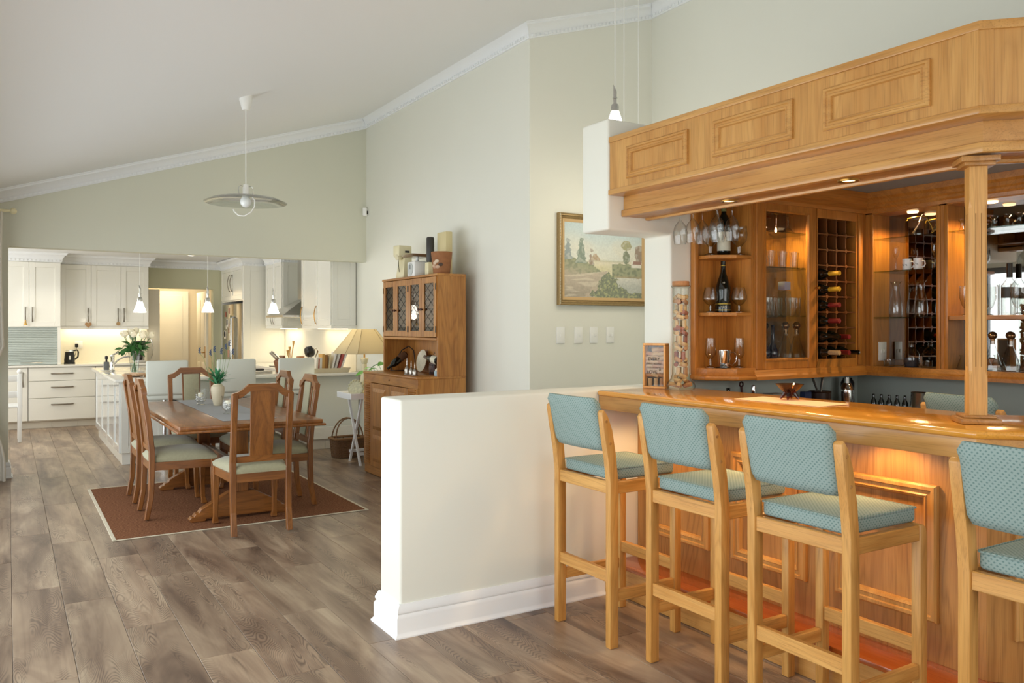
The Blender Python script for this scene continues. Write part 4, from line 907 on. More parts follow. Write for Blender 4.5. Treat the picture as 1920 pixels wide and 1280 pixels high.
one('disc_ornament', MB().prism([(0.028*cos(a*pi/10), 0.028*sin(a*pi/10)) for a in range(20)], -0.004, 0.004, 'y'), M['corkl'], 'pale round ornament hanging from the middle cupboard handle', 'ornament', (1.413, 13.63, 1.49))
one('tassel_ornament', MB().lathe([(0.002, 0.05), (0.01, 0.035), (0.008, 0.025), (0.022, -0.02), (0.02, -0.028)], 12), M['straw'], 'small straw bell hanging from the deep cupboard handle', 'ornament', (0.205, 13.378, 1.495), smooth=True)

ke = thing('kettle', 'black electric kettle on the kitchen worktop', 'kettle', (0.77, 13.72, 0.9005))
MB().lathe([(0.075, 0), (0.075, 0.02), (0.07, 0.022)], 24).build('power_base', M['black'], ke, smooth=True)
MB().lathe([(0.07, 0.022), (0.072, 0.05), (0.062, 0.16), (0.058, 0.175)], 24).build('kettle_body', M['black'], ke, smooth=True)
MB().lathe([(0.058, 0.175), (0.056, 0.205), (0.01, 0.21)], 24).build('kettle_rim', M['chrome'], ke, smooth=True)
MB().tube([(0.05, 0, 0.19), (0.1, 0, 0.2), (0.115, 0, 0.17), (0.11, 0, 0.1), (0.07, 0, 0.06)], 0.011, 8).build('handle', M['black'], ke, smooth=True)
MB().box(-0.012, 0.012, -0.075, -0.062, 0.06, 0.12).build('water_window', M['white'], ke)
so = thing('wall_socket', 'white wall socket with a black plug beside the kettle', 'socket', (0.905, 13.987, 1.17))
MB().box(-0.055, 0.055, -0.008, 0, -0.055, 0.055).build('plate', M['white'], so, bevel=0.003)
MB().box(-0.05, -0.005, -0.045, -0.008, -0.035, 0.02).build('plug', M['black'], so, bevel=0.008)
MB().tube([(-0.03, -0.03, -0.03), (-0.04, -0.05, -0.12), (-0.07, -0.12, -0.2), (-0.1, -0.2, -0.25), (-0.09, -0.24, -0.265)], 0.004, 6).build('cord', M['black'], so, smooth=True)
cm = thing('coffee_machine', 'black and steel coffee machine at the end of the back worktop', 'coffee machine', (1.70, 13.72, 0.9005))
MB().box(-0.09, 0.09, -0.12, 0.12, 0, 0.035).build('drip_tray', M['steel'], cm, bevel=0.004)
MB().box(-0.09, 0.09, 0.02, 0.12, 0.035, 0.33).build('body', M['steel'], cm, bevel=0.006)
MB().box(-0.09, 0.09, -0.11, 0.02, 0.22, 0.33).build('brew_head', M['char'], cm, bevel=0.008)
MB().lathe([(0.05, 0.037), (0.058, 0.06), (0.055, 0.13), (0.04, 0.15)], 20, (0, -0.05, 0)).build('jug', M['black'], cm, smooth=True)

# --- island and peninsula
isl = thing('kitchen_island', 'white L shaped kitchen island and breakfast bar', 'island', (1.3, 9.4, 0))
MB().box(1.0, 1.62, 9.40, 12.08, 0.12, 0.868).box(1.62, 3.6, 9.40, 9.92, 0.12, 0.868).build('body', M['cab'], isl, w=True)
MB().box(1.012, 1.6, 9.412, 12.05, 0.002, 0.12).build('plinth', M['cab'], isl, w=True)
for i in range(10):
    x = 1.45+i*0.218; MB().box(x, min(3.6, x+0.214), 9.412, 9.424, 0.002, 0.12).build('kick_tile', M['kick'], isl, w=True)
wtp = [(0.935, 9.29), (3.60, 9.29), (3.60, 9.98), (1.70, 9.98), (1.70, 12.12), (0.935, 12.12)]
MB().prism(wtp, 0.868, 0.90).build('worktop', M['stone'], isl, bevel=0.004, w=True)
shaker(isl, lambda a, b, h: (a-1.3, 9.40-h-9.4, b), 1.0, 1.43, 0.125, 0.86, 'end_panel')
f_ = lambda a, b, h: (1.0-h-1.3, a-9.4, b)
for y0, y1 in ((9.41, 9.93), (9.94, 10.64), (10.65, 11.35), (11.36, 12.07)): shaker(isl, f_, y0, y1, 0.125, 0.86, 'side_panel', plain('gloss_panel', 'eef0ee', 0.06, coat=0.6) if y0 == 9.41 else bpy.data.materials['gloss_panel'])
MB().box(1.43, 3.6, 9.385, 9.402, 0.12, 0.262).build('skirting', M['cab'], isl, bevel=0.004, seg=1, w=True)
MB().box(1.43, 3.6, 9.392, 9.402, 0.262, 0.868).build('front_panel', plain('breakfast_bar_panel', 'dfe2da', 0.5), isl, w=True)
sk = MB().box(1.10, 1.52, 11.1, 11.75, 0.8995, 0.901).build('sink_rim', M['steel'], isl, w=True)
tp = thing('kitchen_tap', 'chrome mixer tap on the island sink', 'tap', (1.12, 11.45, 0.902))
MB().lathe([(0.028, 0), (0.026, 0.02), (0.022, 0.03), (0.022, 0.15), (0.026, 0.16), (0.024, 0.185)], 18).build('tap_body', M['chrome'], tp, smooth=True)
MB().tube([(0.015, 0, 0.07), (0.06, 0, 0.12), (0.12, 0, 0.155), (0.19, 0, 0.165), (0.205, 0, 0.16), (0.205, 0, 0.145)], 0.011, 8).build('spout', M['chrome'], tp, smooth=True)
MB().tube([(0, 0, 0.185), (0.05, 0, 0.21), (0.11, 0, 0.225)], [0.012, 0.009, 0.006], 8).build('lever', M['chrome'], tp, smooth=True)
sb = thing('soap_dispenser', 'smoky soap bottle standing on a white dish by the tap', 'bottle', (1.03, 11.22, 0.913))
MB().box(-0.03, 0.03, -0.03, 0.03, 0, 0.1).build('bottle_body', plain('grey_soap', '6c7172', 0.15), sb, bevel=0.006)
MB().lathe([(0.012, 0.1), (0.012, 0.13), (0.018, 0.135), (0.018, 0.165), (0.004, 0.175)], 14).build('pump', M['black'], sb, smooth=True)
one('soap_dish', MB().lathe([(0.06, 0), (0.085, 0.006), (0.09, 0.011), (0.08, 0.0095), (0.001, 0.0095)], 24), M['white'], 'white oval soap dish beside the tap', 'dish', (1.04, 11.22, 0.9015), smooth=True)

rv = thing('rose_vase', 'clear glass vase of cream roses on the island', 'vase', (1.25, 10.42, 0.9005))
MB().lathe([(0.04, 0.004), (0.042, 0.02), (0.05, 0.12), (0.07, 0.27)], 28, cap=False).lathe([(0.001, 0), (0.04, 0), (0.04, 0.006)], 28, cap=False).build('glass_vase', M['glass'], rv, smooth=True)
MB().lathe([(0.037, 0.01), (0.046, 0.12), (0.001, 0.121)], 20).build('water', glass('water', (0.93, 0.97, 0.95), 0.8, 1.33), rv, smooth=True)
random.seed(5)
for i in range(13):
    a = i*2.4+0.3; r = (0.05, 0.12, 0.18)[i % 3] if i else 0.02; h = 0.475-0.35*r+random.uniform(-.015, .015); x, y = r*cos(a), r*sin(a)
    stm = MB().tube([(-x*0.2, -y*0.2, 0.02), (x*0.12, y*0.12, 0.2), (x*0.6, y*0.6, 0.34), (x, y, h)], 0.0035, 6).build('flower_stem', M['leafd'], rv, smooth=True)
    rr = MB()
    for q in range(16):
        b = q*2.39996; lay = q/15; pr_ = 0.012+0.026*lay; v, f = leaf_mesh(0.06, 0.033, -0.5)
        rr.add(v, f, Matrix.Translation((x+0.008*lay*cos(b), y+0.008*lay*sin(b), h-0.006)) @ Matrix.Rotation(b, 4, 'Z') @ Matrix.Rotation(-(1.45-0.85*lay), 4, 'Y'))
    rr.ball((x, y, h+0.02), 0.034, 12, 8).build('rose_head', M['rose'], stm, smooth=True)
lf = MB()
for i in range(75):
    a = random.uniform(0, 2*pi); r = random.uniform(0.01, 0.15); z = 0.29+random.uniform(-0.04, 0.07)-0.15*r; v, f = leaf_mesh(random.uniform(0.06, 0.1), random.uniform(0.018, 0.028), 0.3)
    lf.add(v, f, Matrix.Translation((r*cos(a), r*sin(a), z)) @ Matrix.Rotation(a+random.uniform(-.7, .7), 4, 'Z') @ Matrix.Rotation(random.uniform(-0.7, 0.7), 4, 'Y') @ Matrix.Rotation(random.uniform(-.8, .8), 4, 'X'))
lf.build('foliage', M['leafd'], rv, smooth=True)
pk = thing('paper_parcel', 'crumpled kraft paper parcel on the island by the roses', 'parcel', (1.16, 9.75, 0.9005))
pb_ = MB(); 
for i in range(5): pb_.cbox((random.uniform(-.05, .05), random.uniform(-.1, .1), 0.012+0.006*i), (0.16-0.02*i, 0.2, 0.02), Matrix.Rotation(random.uniform(-.4, .4), 4, 'Z'))
pb_.build('wrapping', plain('kraft_paper', 'c9a888', 0.8, vary=0.2, vscale=30), pk, bevel=0.004, seg=1)
MB().box(0.1, 0.32, -0.25, -0.05, 0.0, 0.018).build('wooden_tray', M['corkl'], pk, bevel=0.003)

def kstool(label, loc):
    t = thing('breakfast_stool', label, 'stool', loc, 0, 'pale breakfast stools at the island')
    MB().lathe([(0.2, 0), (0.2, 0.008), (0.06, 0.02), (0.03, 0.03), (0.028, 0.32)], 32).build('base', M['chrome'], t, smooth=True)
    MB().lathe([(0.021, 0.32), (0.021, 0.70)], 18).build('stem', M['chrome'], t, smooth=True)
    MB().tube([(0.0, 0.03, 0.3), (0.12, 0.06, 0.3), (0.15, 0.12, 0.3), (0.1, 0.19, 0.3), (-0.1, 0.19, 0.3), (-0.15, 0.12, 0.3), (-0.12, 0.06, 0.3), (0, 0.03, 0.3)], 0.009, 8).build('footrest', M['chrome'], t, smooth=True)
    MB().box(-0.2, 0.2, -0.17, 0.22, 0.70, 0.78).build('seat', M['leather'], t, bevel=0.025, seg=3)
    MB().prism([(-0.2, 0.76), (-0.15, 0.74), (-0.16, 1.1), (-0.2, 1.105)], -0.2, 0.2, 'x').build('backrest', M['leather'], t, bevel=0.02, seg=3)
    MB().tube([(0.05, -0.02, 0.69), (0.12, -0.1, 0.685), (0.17, -0.16, 0.66)], 0.005, 6).build('lever', M['dkmetal'], t, smooth=True)
    return t
k1 = kstool('pale leather breakfast stool directly behind the roses end of the table', (1.37, 9.06, 0))
k1['label'] = 'pale leather breakfast stool nearest the rose vase'
copy_tree(k1, None, (2.05, 9.06, 0), 0, 'pale leather breakfast stool in the middle of the three, behind the lavender')
copy_tree(k1, None, (2.69, 9.06, 0), 0, 'pale leather breakfast stool nearest the table lamp')

# --- right run
rr_ = thing('side_run_cabinet', 'white base cabinets along the kitchen side wall', 'cabinet', (3.3, 11.2, 0))
MB().box(3.02, 3.6, 9.985, 12.48, 0.1, 0.868).build('body', M['cab'], rr_, w=True)
MB().box(2.98, 3.612, 9.982, 12.49, 0.869, 0.90).build('worktop', M['stone'], rr_, bevel=0.003, seg=1, w=True)
MB().box(3.07, 3.5, 10.8, 11.4, 0.90, 0.908).build('hob', M['black'], rr_, bevel=0.002, seg=1, w=True)
for y in (10.95, 11.25):
    for x in (3.18, 3.38): MB().lathe([(0.07, 0.908), (0.07, 0.918), (0.03, 0.925)], 16, (x, y, 0)).build('burner', M['dkmetal'], rr_, w=True, smooth=True)
struct('wall_splashback_side', MB().box(3.611, 3.619, 9.5, 12.5, 0.9, 1.46), M['splash'], 'cream splashback along the kitchen side wall')
struct('wall_panel_hood', MB().box(3.611, 3.619, 10.66, 11.56, 1.46, 2.5), M['olive'], 'olive painted wall behind the cooker hood')
for i, (y0, y1, lab) in enumerate(((9.5, 10.65, 'white wall cupboard near the table lamp with a framed end panel'), (11.56, 12.41, 'white wall cupboard between cooker hood and fridge'))):
    c = thing('side_cupboard', lab, 'cupboard', (3.45, y0, 1.42))
    MB().box(3.31, 3.612, y0+0.012, y1, 1.46, 2.40).box(3.30, 3.612, y0+0.006, y1, 1.42, 1.46).build('body', M['cab'], c, w=True)
    f_ = lambda a, b, h, y0=y0: (3.31-h-3.45, a-y0, b-1.42)
    ym = (y0+y1)/2
    for a0, a1, hy in ((y0+0.013, ym-0.001, ym-0.05), (ym+0.001, y1, y1-0.06 if i == 0 else ym+0.05)):
        d = shaker(c, f_, a0, a1, 1.462, 2.38)
        bar_handle(d, (-0.16, hy-y0, 0.06), (-0.16, hy-y0, 0.28), (-1, 0, 0), 0.006, 0.02, mat=M['brass'] if i == 0 else None)
    shaker(c, lambda a, b, h, y0=y0: (a-3.45, 0.012-h, b-1.42), 3.31, 3.61, 1.462, 2.38, 'end_panel', th=0.012)
    crown(c, [((-0.15, 0.01, 1.07), (0.16, 0.01, 1.07), (0, -1, 0), -1, 0), ((-0.15, y1-y0, 1.07), (-0.15, 0.01, 1.07), (-1, 0, 0), 0, 1)])
    MB().box(3.5, 3.53, y0+0.05, y1-0.05, 1.414, 1.42).build('light_strip', M['led'], c, w=True)
    area('light_strip_glow', (3.48, (y0+y1)/2, 1.405), (0, 0, 0), 0.05, y1-y0-0.1, 1.6, (1.0, 0.85, 0.58))
hd = thing('cooker_hood', 'stainless steel pyramid cooker hood with a chimney', 'cooker hood', (3.35, 11.1, 1.57))
MB().box(3.06, 3.61, 10.70, 11.52, 1.57, 1.60).build('hood_lip', M['steel'], hd, bevel=0.003, seg=1, w=True)
MB().hexa([(3.07, 10.71, 1.6), (3.61, 10.71, 1.6), (3.61, 11.51, 1.6), (3.07, 11.51, 1.6)], [(3.42, 10.98, 1.82), (3.61, 10.98, 1.82), (3.61, 11.24, 1.82), (3.42, 11.24, 1.82)]).build('hood_pyramid', M['steel'], hd, w=True)
MB().box(3.42, 3.61, 10.98, 11.24, 1.82, 2.498).build('chimney', M['steel'], hd, w=True)
fc = thing('fridge_housing', 'tall white housing round the fridge', 'cupboard', (3.3, 13.2, 0))
MB().box(2.99, 3.612, 12.52, 12.545, 0.002, 2.40).box(2.99, 3.612, 13.965, 13.99, 0.002, 2.40).box(3.0, 3.612, 12.545, 13.965, 1.84, 2.40).build('body', M['cab'], fc, w=True)
shaker(fc, lambda a, b, h: (a-3.3, 12.52-h-13.2, b), 2.99, 3.61, 0.1, 2.38, 'end_panel', th=0.008, rail=0.1)
f_ = lambda a, b, h: (3.0-h-3.3, a-13.2, b)
for a0, a1 in ((12.547, 13.255), (13.259, 13.963)):
    d = shaker(fc, f_, a0, a1, 1.86, 2.38)
    bar_handle(d, (-0.32, a1-0.08-13.2 if a0 < 13 else a0+0.08-13.2, 2.0), (-0.32, a1-0.08-13.2 if a0 < 13 else a0+0.08-13.2, 2.25), (-1, 0, 0), 0.008, 0.03)
crown(fc, [((-0.31, -0.68, 2.49), (0.31, -0.68, 2.49), (0, -1, 0), -1, 0), ((-0.31, 0.79, 2.49), (-0.31, -0.68, 2.49), (-1, 0, 0), 0, 1)])
fr = thing('fridge', 'stainless steel fridge in a white housing', 'fridge', (3.3, 13.2, 0.0))
MB().box(3.03, 3.6, 12.60, 13.90, 0.04, 1.80).build('body', M['char'], fr, w=True)
for a0, a1 in ((12.60, 13.10), (13.11, 13.90)): MB().box(2.985, 3.03, a0, a1, 0.04, 1.80).build('door', M['steel'], fr, bevel=0.006, w=True)
for y in (13.07, 13.14): MB().tube([(2.985, y, 0.7), (2.94, y, 0.72), (2.94, y, 1.58), (2.985, y, 1.6)], 0.012, 8).build('handle', M['steel'], fr, w=True, smooth=True)
random.seed(3)
mc = [plain('magnet_%d' % i, c, 0.6) for i, c in enumerate(('8a4a3a', 'd9d2c4', '3b4a3c', 'b98c78', 'ece8dc'))]
for i in range(12):
    y, z, s_ = 13.3+0.5*random.random(), 1.0+0.7*random.random(), 0.03+0.03*random.random()
    one('fridge_magnet', MB().box(-0.004, 0, -s_, s_, -s_, s_), mc[i % 5], '%s magnet or note stuck on the fridge door' % ('small brown', 'small cream', 'small dark green', 'small pinkish', 'small ivory')[i % 5], 'magnet', (2.9845, y, z), group='magnets and notes on the fridge')

# --- glass cone pendants
def cone_pendant(label, loc, ztop, group, power=1.2):
    t = thing('cone_pendant', label, 'pendant lamp', loc, 0, group)      # origin at the rim of the shade
    MB().lathe([(0.066, 0), (0.026, 0.118), (0.024, 0.118), (0.064, 0.0)], 28, cap=False).build('shade', M['bulb'], t, smooth=True)
    MB().lathe([(0.026, 0.116), (0.027, 0.15), (0.022, 0.165), (0.012, 0.168), (0.012, 0.2), (0.016, 0.202), (0.016, 0.21), (0.011, 0.212)], 18).build('lamp_holder', M['steel'], t, smooth=True)
    MB().add([(0.012*cos(k*pi/6), 0.012*sin(k*pi/6), 0.21) for k in range(12)] + [(0.012*cos(k*pi/6), 0.012*sin(k*pi/6), 0.275+0.025*cos(k*pi/6-2.2)) for k in range(12)], [tuple(range(11, -1, -1)), tuple(range(12, 24))] + [(k, (k+1) % 12, (k+1) % 12+12, k+12) for k in range(12)]).build('stem_tube', M['steel'], t)
    MB().tube([(0, 0, 0.26), (0, 0, ztop-loc[2]-0.012)], 0.0028, 5).build('cord', M['white'], t)
    MB().lathe([(0.03, ztop-loc[2]-0.025), (0.045, ztop-loc[2]-0.008), (0.045, ztop-loc[2]-0.001)], 18).build('ceiling_cup', M['white'], t, smooth=True)
    point('cone_pendant_glow', (0, 0, -0.03), power, (1.0, 0.9, 0.72), 0.04, t)
    return t
g = 'cone pendants over the breakfast bar'
cone_pendant('lit glass cone pendant in front of the wall cupboards', (1.225, 9.76, 1.60), 2.5, g)
cone_pendant('lit glass cone pendant in front of the kitchen doorway', (1.935, 9.76, 1.608), 2.5, g)
cone_pendant('lit glass cone pendant beside the cooker hood', (2.68, 9.76, 1.605), 2.5, g)
g = 'cone pendants behind the bar bulkhead'
cone_pendant('lit cone pendant showing its fitting just above the white bulkhead', (3.47, 4.32, 2.77), CZ(3.47), g, 3.5)
cone_pendant('cone pendant whose cord drops behind the bulkhead, middle cord', (3.86, 4.70, 2.48), CZ(3.86), g, 3.5)
cone_pendant('cone pendant whose cord drops behind the bulkhead, cord nearest the canopy', (4.20, 4.94, 2.48), CZ(4.20), g, 3.5)
for (x, y, wh_) in ((0.6, 12.6, 'before the drawer cabinet'), (2.3, 11.2, 'between island and hob'), (2.3, 12.8, 'before the passage doorway')):  # fittings added to light the kitchen, two of them out of view
    d = thing('added_downlight', 'round downlight added to light the kitchen, in the ceiling ' + wh_, 'light', (x, y, 2.4995), 0, 'ceiling downlights added to light the kitchen')
    MB().lathe([(0.045, -0.006), (0.05, 0)], 20, cap=False).build('trim_ring', M['white'], d); MB().lathe([(0.001, -0.003), (0.045, -0.003)], 20, cap=False).build('lamp_lens', M['bulb'], d)
    spot('added_downlight_beam', (0, 0, -0.02), 16, (1.0, 0.90, 0.68), 130, 0.6, 0.04, d)
# ================================================================ PICTURE, SWITCHES, CURTAIN
from mathutils import noise as NZ
pa = thing('landscape_painting', 'gilt framed country landscape painting behind the bulkhead', 'painting', (4.377, 5.609, 2.008))
FW, FH = 0.49, 0.384
gilt = plain('gilt_frame', '9c8358', 0.45, 0.5, vary=0.25, vscale=50)
fn = lambda a, b, h: (a, -h, b)
ring(MB(), -FW, FW, -FH, FH, [(0, 0), (0, 0.038), (0.006, 0.044), (0.012, 0.04), (0.02, 0.042), (0.026, 0.03), (0.036, 0.024), (0.04, 0.028), (0.046, 0.02), (0.046, 0.0)], fn).build('frame', gilt, pa, smooth=True, ang=30)
ring(MB(), -FW+0.044, FW-0.044, -FH+0.044, FH-0.044, [(0, 0.0), (0, 0.022), (0.026, 0.014), (0.026, 0.0)], fn).build('frame_slip', plain('linen_slip', 'c9a878', 0.8), pa)
bd = MB()
for i in range(60):
    z = -FH+0.01+i*(2*FH-0.02)/59; bd.ball((-FW+0.009, -0.043, z), 0.005, 6, 4)
tag(bd.build('frame_beading', plain('silvered_bead', 'cfc6ae', 0.4, 0.5), pa, smooth=True), None, None, None, 'stuff')
cw_, ch_ = FW-0.068, FH-0.068; nx, nz = 170, 130
def sm(a, b, x): t_ = max(0.0, min(1.0, (x-a)/(b-a))); return t_*t_*(3-2*t_)
def mixc(a, b, t_): return tuple(p+(q-p)*t_ for p, q in zip(a, b))
def L3(h): return lin(h)[:3]
def nz_(x, y, s): return NZ.noise(Vector((x*s, y*s, 3.7)))
PC = {k: L3(v) for k, v in dict(sky1='b9cdd2', sky2='dfe0d4', cream='e6ddc6', fld='d8cfa4', path='b9a790', pathd='8f7f6c', bush='5d6b42', bushl='a3a464', pond='b3b6ae', tree1='7f8f94', tree2='5f7a68', brown='8b6b52', autumn='b08a5c', dark='3c4433', roof='8a4a38', house='e8e2d6', grass='8d8f63', olive='a09a62').items()}
def paint(u, v):
    w = nz_(u, v, 7)*0.03; n2 = nz_(u, v, 26); n3 = nz_(u, v, 60)
    if v > 0.5+w*0.4:
        c = mixc(PC['sky2'], PC['sky1'], sm(0.5, 0.95, v + w)); c = mixc(c, PC['cream'], 0.5*sm(0.1, 0.5, nz_(u, v, 4)+0.2)*(1-sm(0.6, 1, v)))
    else:
        c = mixc(PC['fld'], PC['cream'], sm(0.4, 0.5, v)+n2*0.3)
    if v < 0.53 and 0.3 < u < 0.75: c = mixc(c, PC['olive'], 0.5*sm(0.52, 0.5, v)*sm(0.47, 0.5, v))
    # left bank
    bank = 0.56-0.30*u + 0.03*n2 - 0.1*sm(0.3, 0.55, u)
    if v < bank and u < 0.55 + w: c = mixc(PC['grass'], PC['path'], sm(0.0, 0.3, bank-v)); c = mixc(c, PC['bush'], 0.7*sm(0.05, 0.5, n2+0.25)*sm(0.3, 0.1, bank-v))
    # road sweeping from the lower left to the middle
    if v < 0.42:
        e = 0.50-0.06*(0.42-v); lim = 0.62-0.9*(0.42-v)+0.05*n2
        if u < lim and v < 0.36-0.15*(0.5-u): c = mixc(PC['path'], PC['pathd'], sm(0.3, 0.0, v)*0.8+0.25*n2); c = mixc(c, PC['cream'], 0.45*sm(0.1, 0.4, nz_(u*0.4, v*2.2, 16)))
    # right bank and pond
    if u > 0.60 and v < 0.47-0.02*n2 and v > 0.27: c = mixc(PC['grass'], PC['bush'], sm(-0.2, 0.3, n2)); c = mixc(c, PC['autumn'], 0.5*sm(0.33, 0.28, v))
    if u > 0.66-0.1*n2 and v < 0.28+0.01*n2: c = mixc(PC['pond'], PC['house'], sm(0.12, 0.3, v)*0.6+0.15*n3)
    # bushes at the foot
    for cx_, cy_, rx, ry in ((0.56, 0.17, 0.13, 0.15), (0.66, 0.06, 0.2, 0.09), (0.45, 0.05, 0.12, 0.07), (0.9, 0.02, 0.2, 0.06)):
        d = ((u-cx_)/rx)**2 + ((v-cy_)/ry)**2 + 0.9*n2
        if d < 1: c = mixc(PC['dark'], PC['bush'], sm(-0.5, 0.5, n3+0.2)); c = mixc(c, PC['bushl'], 0.8*sm(0.1, 0.4, nz_(u, v, 42)+0.1-0.6*(v-cy_)))
    # trees
    for cx_, y0, y1, wd, cc in ((0.045, 0.5, 0.78, 0.055, 'tree1'), (0.21, 0.46, 0.80, 0.06, 'tree2'), (0.33, 0.44, 0.66, 0.022, 'brown'), (0.39, 0.5, 0.6, 0.06, 'autumn'), (0.79, 0.47, 0.66, 0.045, 'bush'), (0.79, 0.66, 0.80, 0.07, 'olive'), (0.97, 0.5, 0.74, 0.07, 'brown')):
        if y0 < v < y1:
            hw_ = wd*(1-0.75*((v-y0)/(y1-y0))**1.3) + 0.03*n2
            if cx_ > 0.6: hw_ = wd*math.sqrt(max(0, 1-((2*(v-y0)/(y1-y0)-1))**2)) + 0.022*n2
            if abs(u-cx_) < hw_: c = mixc(PC[cc], PC['dark'], 0.35*sm(-0.1, 0.5, n3)); c = mixc(c, PC['sky2'], 0.35*sm(0.0, 0.4, n2))
    if 0.855 < u < 0.99 and 0.43 < v < 0.52: c = PC['house'] if v < 0.47 or u < 0.875+(v-0.47)*0.2 else PC['roof']
    c = mixc(c, PC['sky2'], 0.22); return tuple(max(0, x*(1+0.10*n3)) for x in c)
pm_ = MB(); cols = []
for j in range(nz+1):
    for i in range(nx+1):
        u, v = i/nx, j/nz; pm_.v.append((-cw_+2*cw_*u, -0.012, -ch_+2*ch_*v)); cols.append((*paint(u, v), 1.0))
for j in range(nz):
    for i in range(nx): q = j*(nx+1)+i; pm_.f.append((q, q+1, q+nx+2, q+nx+1))
cv = pm_.build('canvas', None, pa)
at = cv.data.color_attributes.new('paint', 'FLOAT_COLOR', 'POINT')
at.data.foreach_set('color', [x for c in cols for x in c])
t = NT('oil_paint'); an = t.node('ShaderNodeAttribute'); an.attribute_name = 'paint'; t.link(an.outputs['Color'], t.b.inputs['Base Color']); t.set(Roughness=0.55); t.bump(t.noise(t.coord(rnd=False), 150, 4), 0.25, 0.002); cv.data.materials.append(t.m)

for i, (x0, x1, nrk, lab) in enumerate(((3.884, 3.965, 1, 'white single light switch, furthest from the pillar'), (4.064, 4.153, 2, 'white double light switch, second from the room corner'), (4.227, 4.313, 2, 'white double light switch, third from the room corner'), (4.405, 4.493, 2, 'white double light switch nearest the bar pillar'))):
    s_ = thing('light_switch', lab + ', under the painting', 'switch', ((x0+x1)/2, 5.609, 1.372), 0, 'light switches under the painting')
    MB().box(-0.042, 0.042, -0.009, 0, -0.069, 0.069).build('plate', M['white'], s_, bevel=0.004)
    for k in range(nrk):
        cx_ = 0 if nrk == 1 else (-0.015+0.03*k); MB().box(cx_-0.009, cx_+0.009, -0.014, -0.009, -0.015, 0.012).build('rocker', M['white'], s_, bevel=0.003)
ms_ = thing('motion_sensor', 'small white alarm sensor in the corner of side and gable wall', 'sensor', (3.59, 9.15, 2.80), R(45))
MB().box(-0.03, 0.03, -0.03, 0.02, -0.05, 0.05).build('housing', M['white'], ms_, bevel=0.01); MB().box(-0.018, 0.018, -0.034, -0.029, -0.03, 0.01).build('lens', M['char'], ms_, bevel=0.004)
cu = MB(); nzc, nuc = 24, 60
for j in range(nzc+1):
    z = 0.012+2.5*j/nzc; 
    if z > 1.25: xr = -0.03-0.02*sin((z-1.25)*2)
    elif z > 0.95: xr = -0.20+0.17*sm(0.95, 1.25, z)
    else: xr = -0.02-0.18*sm(0.15, 0.95, z)
    for i in range(nuc+1):
        u = i/nuc; x = -0.36+(xr+0.36)*u; y = 8.93+0.028*sin(u*2*pi*6)+0.01*sin(z*3); cu.v.append((x, y, z))
for j in range(nzc):
    for i in range(nuc): q = j*(nuc+1)+i; cu.f.append((q, q+1, q+nuc+2, q+nuc+1))
ct = thing('curtain', 'pale tied back curtain at the picture edge by the far wall', 'curtain', (-0.2, 8.93, 0))
o = cu.build('drape', M['curtain'], ct, smooth=True, w=True, ang=80)
MB().tube([(-0.38, 8.93, 2.52), (0.03, 8.93, 2.52)], 0.014, 10).ball((0.04, 8.93, 2.52), 0.03, 12, 8).build('curtain_pole', M['cream'], ct, w=True, smooth=True)
MB().tube([(-0.36, 8.9, 1.0), (-0.26, 8.885, 0.99), (-0.19, 8.9, 1.0), (-0.19, 8.96, 1.01), (-0.36, 8.98, 1.02)], 0.015, 8).build('tie_band', M['curtain'], ct, w=True, smooth=True)

# ================================================================ THINGS ON THE BAR COUNTER
def lettering(parent, tx, sz, mat, rot, loc):
    cvv = bpy.data.curves.new('lettering', 'FONT'); cvv.body = tx; cvv.size = sz; cvv.extrude = 0.0003; cvv.align_x = 'CENTER'
    tmp = bpy.data.objects.new('lettering_curve', cvv); COL.objects.link(tmp); bpy.context.view_layer.update()
    me = bpy.data.meshes.new_from_object(tmp.evaluated_get(bpy.context.evaluated_depsgraph_get()))
    bpy.data.objects.remove(tmp); me.materials.clear(); me.materials.append(mat)
    to = bpy.data.objects.new('lettering', me); COL.objects.link(to); to.parent = parent; to.rotation_euler = rot; to.location = loc
    return to
def lathe_thing(name, prof, mat, label, cat, loc, group=None, seg=22, base=True):
    mb = MB().lathe(prof, seg, cap=False)
    if base: mb.lathe([(0.0005, prof[0][1]), (prof[0][0], prof[0][1])], seg, cap=False)
    return one(name, mb, mat, label, cat, loc, 0, group, smooth=True)
sg = thing('cork_display_box', 'oak box frame lettered EVERY and LOVE, filled with corks, on the bar', 'frame', (3.04, 3.446, 1.1005), R(-70))
# local: x along the front, y into the depth
MB().box(-0.07, 0.07, 0.0, 0.05, 0, 0.012).box(-0.07, 0.07, 0.0, 0.05, 0.238, 0.25).box(-0.07, -0.058, 0.0, 0.05, 0.012, 0.238).box(0.058, 0.07, 0.0, 0.05, 0.012, 0.238).build('frame', M['beech_z'], sg, bevel=0.002, seg=1)
MB().box(-0.058, 0.058, 0.044, 0.05, 0.012, 0.238).build('back_board', plain('frame_back', '6a5c50', 0.8), sg)
MB().box(-0.058, 0.058, 0.003, 0.0055, 0.012, 0.238).build('pane', M['pane'], sg)
ink = plain('black_ink', '141414', 0.6)
for tx, z, sz in (('EVERY', 0.155, 0.026), ('EMPTY BOTTLE', 0.133, 0.0135), ('IS FILLED WITH', 0.113, 0.0115), ('LOVE', 0.082, 0.027)):
    lettering(sg, tx, sz, ink, (R(90), 0, 0), (-0.012 if tx == 'LOVE' else 0.0, 0.0022, z))
MB().prism([(0.034, 0.098), (0.040, 0.098), (0.040, 0.108), (0.038, 0.113), (0.038, 0.122), (0.036, 0.122), (0.036, 0.113), (0.034, 0.108)], 0.0014, 0.0026, 'y').prism([(0.035, 0.084), (0.040, 0.084), (0.040, 0.089), (0.035, 0.089)], 0.0014, 0.0026, 'y').build('printed_bottle', ink, sg)
random.seed(21)
